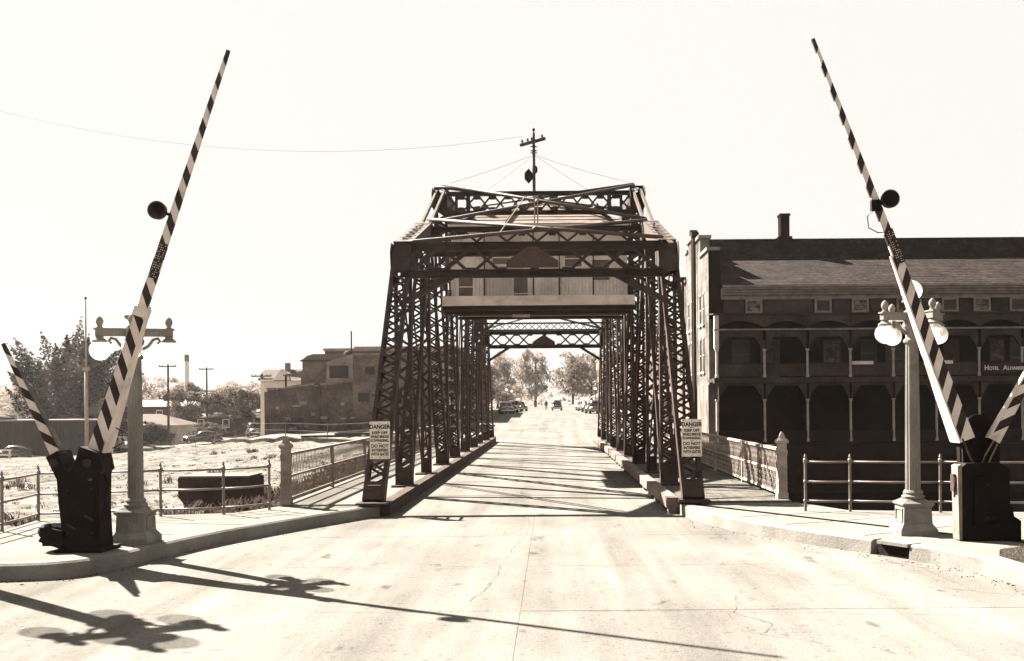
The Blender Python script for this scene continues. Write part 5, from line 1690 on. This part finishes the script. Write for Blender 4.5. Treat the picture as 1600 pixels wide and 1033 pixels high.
tel_pole(-50.6, 150, -1.3, 9.2, 'pole rising out of the round trees above the fastback car', (0, 3.2))
tel_pole(-31.2, 110, -1.2, 6.9, 'short pole at the corner of the brick store wall', (0,))
sm = thing('smokestack', 'slim pale smokestack far off above the pale trees', 'chimney', (-107, 300, -2))
b = MB(); b.tube([(0, 0, 0), (0, 0, 17.2)], .75, 14, .6); b.build('shaft', mat('hazed_brick', .5, .4, scale=1), sm)  # distance haze put into the shaft's pale colour
b = MB(); b.tube([(0, 0, 17.2), (0, 0, 19.2)], .64, 14, .64); b.build('cap', M_darkwood, sm)

# ------------------------------------------------------------------ street fronts beyond the bridge
def shop(x, y0, y1, h, m, label, side, awn=None, base=None):
    """side -1: stands left of the street, front at x facing +X; side 1: right of the street, front facing -X"""
    base = street_z((y0 + y1) / 2) if base is None else base
    t = thing('shop_building', label, 'building', (x, y0, base))
    x0, x1 = (0, 12) if side > 0 else (-12, 0)
    L = y1 - y0
    MB().box(x0, x1, 0, L, -.5, h).build('wall', m, t)
    MB().box(x0 - .15, x1 + .15, -.1, L + .1, h + .005, h + .3).build('cornice', M_htrim, t)
    n = max(2, int(L / 3))
    for k in range(n):
        yy = L * (k + .5) / n
        for z0, z1 in ((4.2, 5.9),) + (((7.2, 8.8),) if h > 9.5 else ()):
            fx = -side * .02
            MB().box(min(fx, fx * 2), max(fx, fx * 2), yy - .5, yy + .5, z0, z1).build('window', M_glassd, t)
        fx = -side * .02
        MB().box(min(fx, fx * 2), max(fx, fx * 2), yy - 1.2, yy + 1.2, .4, 2.6).build('shop_window', M_glassd, t)
    xs_ = 3
    for k in range(xs_):
        xx = x0 + 12 * (k + .5) / xs_
        MB().box(xx - .5, xx + .5, -.04, -.01, 4.2, 5.9).build('end_window', M_glassd, t)
    if awn:
        for k in range(n):
            yy = L * (k + .5) / n
            b = MB(); s = -side
            b.add([(0, yy - 1.4, 3.4), (0, yy + 1.4, 3.4), (s * 1.9, yy + 1.4, 2.5), (s * 1.9, yy - 1.4, 2.5), (s * 1.9, yy + 1.4, 2.25), (s * 1.9, yy - 1.4, 2.25)], [(0, 1, 2, 3), (3, 2, 4, 5)])
            b.build('awning', awn, t)
    return t
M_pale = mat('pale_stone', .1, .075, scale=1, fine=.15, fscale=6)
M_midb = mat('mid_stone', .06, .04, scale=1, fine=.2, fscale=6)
M_awn = mat('canvas', .12, .1, scale=3, transl=.3)
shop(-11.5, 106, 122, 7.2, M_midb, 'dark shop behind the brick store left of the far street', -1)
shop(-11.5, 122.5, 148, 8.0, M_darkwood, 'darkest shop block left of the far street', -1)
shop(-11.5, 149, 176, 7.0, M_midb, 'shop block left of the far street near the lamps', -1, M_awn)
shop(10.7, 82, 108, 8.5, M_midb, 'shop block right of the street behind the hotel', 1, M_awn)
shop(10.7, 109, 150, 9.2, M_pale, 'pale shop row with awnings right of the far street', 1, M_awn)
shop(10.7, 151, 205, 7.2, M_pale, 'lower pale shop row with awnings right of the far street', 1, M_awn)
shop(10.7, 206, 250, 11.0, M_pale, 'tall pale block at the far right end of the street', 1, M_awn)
def small_lamp(x, y, label):
    t = thing('far_street_lamp', label, 'lamp', (x, y, street_z(y) + .14), 0, 'single-globe lamps on the far street')
    b = MB(); b.lathe([(.2, 0), (.18, .5), (.08, .6), (.06, 3.4), (.12, 3.5)], (0, 0, 0), 8); b.build('post', M_darkwood, t)
    MB().sphere((0, 0, 3.72), .25, 12).build('globe', M_opal, t, smooth=True)
small_lamp(-8.9, 200, 'single-globe lamp nearer the row of parked cars')
small_lamp(-8.9, 225, 'single-globe lamp farther along the left kerb of the far street')
small_lamp(8.0, 190, 'single-globe lamp before the pale awnings on the right')
def person(x, y, label):
    z = street_z(y)
    t = link('person', None, None, label, 'person', None, None, (x, y, z))
    me = bpy.data.meshes.new('body')
    V = [(0, 0, .95), (0, 0, 1.15), (0, 0, 1.4), (0, 0, 1.5), (0, 0, 1.63), (.19, 0, 1.38), (.25, .03, 1.12), (.24, -.05, .87), (-.19, 0, 1.38), (-.25, .03, 1.12), (-.24, -.05, .87),
         (.09, 0, .88), (.1, -.1, .48), (.1, .02, .07), (.1, -.13, .03), (-.09, 0, .88), (-.1, .1, .48), (-.1, .22, .07), (-.1, .08, .03)]
    Ed = [(0, 1), (1, 2), (2, 3), (3, 4), (2, 5), (5, 6), (6, 7), (2, 8), (8, 9), (9, 10), (0, 11), (11, 12), (12, 13), (13, 14), (0, 15), (15, 16), (16, 17), (17, 18)]
    Rd = [.16, .15, .16, .06, .1, .07, .05, .04, .07, .05, .04, .1, .07, .045, .04, .1, .07, .045, .04]
    me.from_pydata(V, Ed, [])
    o = bpy.data.objects.new('body', me); COL.objects.link(o); o.parent = t
    sk_ = o.modifiers.new('Skin', 'SKIN')
    for i, r in enumerate(Rd):
        me.skin_vertices[0].data[i].radius = (r, r * .8)
    me.skin_vertices[0].data[0].use_root = True
    o.modifiers.new('Sub', 'SUBSURF').levels = 1
    me.materials.append(M_darkwood)
    b = MB(); b.lathe([(.17, 1.68), (.17, 1.7), (.1, 1.71), (.095, 1.8), (.03, 1.82)], (0, 0, 0), 10); b.build('hat', M_black, t)
person(-1.0, 168, 'person in dark clothes and hat crossing the far street beside the driving car')

# ------------------------------------------------------------------ trees
def crown_mesh(name, seed, n, style, m, leaf):
    """many leaf-sized faces in clumps inside a unit crown: radius about 1, height 0..2"""
    r = random.Random(seed)
    mb = MB()
    clumps = []
    for _ in range(46 if style != 'plume' else 70):
        while True:
            p = Vector((r.uniform(-1, 1), r.uniform(-1, 1), r.uniform(-1, 1)))
            if .15 < p.length < 1: break
        p *= .82 + .18 * r.random()
        if style == 'plume':
            ax = Vector((p.x * .9, p.y * .9, .9)).normalized()
            clumps.append((p, r.uniform(.12, .24), ax, r.uniform(2.0, 3.4)))
        else:
            clumps.append((p, r.uniform(.17, .36), Vector((0, 0, 1)), .8))
    for k in range(n):
        p, rad, ax, el = clumps[k % len(clumps)]
        q = Vector((r.gauss(0, 1), r.gauss(0, 1), r.gauss(0, 1)))
        q = q.normalized() * (r.random() ** .45) * rad
        a = q.dot(ax)
        q = q + ax * (a * (el - 1))
        if style == 'plume':                                 # narrower towards the tip
            q = q - (q - ax * q.dot(ax)) * max(0, min(.85, q.dot(ax) / (rad * el)))
        c = p + q
        c = Vector((c.x, c.y, c.z + 1))
        u = Vector((r.gauss(0, 1), r.gauss(0, 1), r.gauss(0, 1))).normalized()
        w = u.cross(Vector((r.gauss(0, 1), r.gauss(0, 1), r.gauss(0, 1)))).normalized()
        s = leaf * r.uniform(.6, 1.4)
        mb.add([c - u * s, c + w * s * .5, c + u * s, c - w * s * .5], [(0, 1, 2, 3)])
    return mb.mesh(name, m)
def trunk_mesh(seed, m=None):
    r = random.Random(seed)
    mb = MB()
    mb.tube([(0, 0, -.35), (.02, 0, .3), (.03, .02, .9), (0, .03, 1.5)], .055, 8, .02)
    for k in range(9):
        a = r.uniform(0, 6.28); z = r.uniform(.15, 1.0); l = r.uniform(.4, .8)
        mb.tube([(0.01, 0, z), (math.cos(a) * l * .5, math.sin(a) * l * .5, z + .22), (math.cos(a) * l, math.sin(a) * l, z + .6)], .03, 6, .006)
    return mb.mesh('trunk', m or M_bark)
TR = [trunk_mesh(s) for s in (1, 2, 3)]
CR = {'plume': [crown_mesh('crown', 31, 26000, 'plume', M_leaf_d, .033)],
      'mid': [crown_mesh('crown', s, 9000, 'round', M_leaf_m, .042) for s in (41, 42, 43)],
      'haze': [crown_mesh('crown', s, 5200, 'round', mat('leaf_half_hazed', .15, .09, scale=.8, rough=.7, transl=.42), .05) for s in (71, 72)],  # some of the far haze put into the leaf colour
      'dark': [crown_mesh('crown', s, 9000, 'round', M_leaf_d, .042) for s in (51, 52)],
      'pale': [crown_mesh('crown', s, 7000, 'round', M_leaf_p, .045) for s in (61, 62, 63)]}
tn = 0
def tree(x, y, zb, r, h, style, label, group=None, clear=.25, name='tree', rz=None):
    """crown radius r, total height h, crown starting at clear*h"""
    global tn
    tn += 1
    t = thing(name, label, 'bush' if name == 'bush' else 'tree', (x, y, zb), 0, group)
    ch = h * (1 - clear)
    c = link('crown', CR[style][tn % len(CR[style])], t, loc=(0, 0, h * clear)); c.scale = (r, r, ch / 2); c.rotation_euler = (0, 0, tn * 1.3 if rz is None else rz)
    k = link('trunk', TR[tn % 3], t, loc=(0, 0, h * clear)); k.scale = (ch / 2, ch / 2, ch / 2)
    if clear > .3:
        b = MB(); b.tube([(0, 0, -.3), (0, 0, h * clear + .05)], .06 * ch / 1.4, 8, .04 * ch / 1.4); b.build('lower_trunk', M_bark, t)
    return t
tree(-59, 125, -2.6, 6.6, 13.4, 'plume', 'big dark feathery tree behind the flagpole', clear=.06)
tree(-50.5, 117, -2.4, 3.0, 6.2, 'mid', 'light bushy tree between the flagpole and the lamp post', clear=.05)
tree(-55.5, 119, -2.8, 2.4, 4.6, 'mid', 'bush at the foot of the big dark tree', clear=.0, name='bush')
tree(-51.6, 131.5, -2.5, 1.9, 3.0, 'dark', 'round dark bush against the bungalow wall', clear=0, name='bush')
tree(-49.2, 131.2, -2.4, .8, 1.6, 'dark', 'small dark bush beside the pole at the bungalow', clear=0, name='bush')
tree(-45.0, 134, -2.2, 2.2, 2.6, 'mid', 'light bush behind the fastback car', clear=0, name='bush')
tree(-53.5, 150, -1.6, 3.4, 7.0, 'mid', 'round tree left of the tall pole above the low shed', clear=.1)
tree(-47.6, 151, -1.4, 3.6, 6.6, 'mid', 'round tree right of the tall pole above the low shed', clear=.1)
tree(-42.2, 142, -1.6, 2.7, 6.4, 'dark', 'dark tree beside the pale delivery truck', clear=.08)
tree(-36.5, 160, -1.0, 2.6, 5.6, 'mid', 'thin tree between the truck and the brick store', clear=.35)
tree(-68, 140, -2.8, 3.2, 6, 'mid', 'light tree left of the big dark tree', clear=.1)
tree(-75, 138, -3, 3.5, 5, 'pale', 'pale low tree at the edge behind the short gate arm', clear=0)
rt = random.Random(77)
GP = 'pale trees of the far town'
where = {0: 'above the boat shed', 1: 'behind the big dark tree', 2: 'behind the bungalow', 3: 'around the smokestack', 4: 'behind the round trees', 5: 'left of the brick store', 6: 'over the brick store'}
pale = [(-165, 300, 9, 12), (-150, 290, 8, 11), (-136, 300, 8, 12), (-122, 280, 9, 15), (-131, 330, 8, 15), (-116, 320, 9, 14), (-104, 330, 8, 13), (-99, 310, 7, 12), (-88, 320, 9, 14), (-83, 300, 6, 12), (-73, 310, 8, 14), (-64, 290, 6, 11), (-112, 260, 6, 9),
        (-92, 250, 7, 9), (-80, 255, 6, 10), (-66, 250, 6, 10), (-58, 240, 6, 9), (-100, 235, 6, 8), (-144, 250, 8, 9), (-125, 240, 7, 8), (-52, 270, 6, 11), (-44, 250, 5, 9), (-72, 215, 5, 7), (-86, 210, 5, 7)]
pale.sort()
words_ = ['first', 'second', 'third', 'fourth', 'fifth', 'sixth', 'seventh', 'eighth', 'ninth', 'tenth', 'eleventh', 'twelfth', 'thirteenth', 'fourteenth', 'fifteenth', 'sixteenth', 'seventeenth', 'eighteenth', 'nineteenth', 'twentieth', 'twenty-first', 'twenty-second', 'twenty-third', 'twenty-fourth']
order = sorted(range(len(pale)), key=lambda i: pale[i][0] / pale[i][1])
for rank, i in enumerate(order):
    x, y, r, h = pale[i]
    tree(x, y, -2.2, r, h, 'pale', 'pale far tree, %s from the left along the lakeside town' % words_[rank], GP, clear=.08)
GE = 'trees at the end of the far street'
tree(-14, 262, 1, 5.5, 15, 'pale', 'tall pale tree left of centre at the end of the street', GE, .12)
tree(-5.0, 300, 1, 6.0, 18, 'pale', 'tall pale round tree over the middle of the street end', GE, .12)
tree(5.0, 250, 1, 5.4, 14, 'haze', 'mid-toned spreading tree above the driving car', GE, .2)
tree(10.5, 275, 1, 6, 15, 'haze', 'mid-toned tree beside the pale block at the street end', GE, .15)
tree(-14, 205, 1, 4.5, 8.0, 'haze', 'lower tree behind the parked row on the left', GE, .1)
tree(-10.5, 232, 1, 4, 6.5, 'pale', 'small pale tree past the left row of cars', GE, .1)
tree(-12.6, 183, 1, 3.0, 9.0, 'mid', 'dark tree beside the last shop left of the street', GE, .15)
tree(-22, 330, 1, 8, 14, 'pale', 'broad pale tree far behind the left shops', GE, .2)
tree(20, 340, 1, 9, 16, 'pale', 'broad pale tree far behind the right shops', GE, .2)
# woods that close the view
r = random.Random(99)
fm = MB()
for k in range(15000):
    a = r.uniform(-.95, .95); d = r.uniform(420, 620)
    x, y = d * math.sin(a), d * math.cos(a)
    top = 11 + 4 * math.sin(a * 23) + 3 * math.sin(a * 61 + 1) + 2 * math.sin(a * 140)
    z = top * r.random() ** .7
    s = r.uniform(.7, 1.7)
    u = Vector((r.gauss(0, 1), r.gauss(0, 1), r.gauss(0, 1))).normalized(); w = u.cross(Vector((r.gauss(0, 1), r.gauss(0, 1), r.gauss(0, 1)))).normalized()
    c = Vector((x, y, z - 1))
    fm.add([c - u * s, c + w * s * .6, c + u * s, c - w * s * .6], [(0, 1, 2, 3)])
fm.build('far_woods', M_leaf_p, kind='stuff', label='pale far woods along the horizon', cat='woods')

# ------------------------------------------------------------------ air
hz = bpy.data.materials.new('haze_air')
hz.use_nodes = True
ht = hz.node_tree
ht.nodes.remove(ht.nodes["Principled BSDF"])
pv = ht.nodes.new("ShaderNodeVolumePrincipled")
pv.inputs['Color'].default_value = (1.0, .95, .87, 1)
pv.inputs['Density'].default_value = .0001
pv.inputs['Anisotropy'].default_value = .65
ht.links.new(pv.outputs[0], ht.nodes["Material Output"].inputs['Volume'])
MB().box(-800, 800, -80, 900, -7, 24).build('haze', hz, kind='stuff', label='thin pale summer haze over the town', cat='haze')
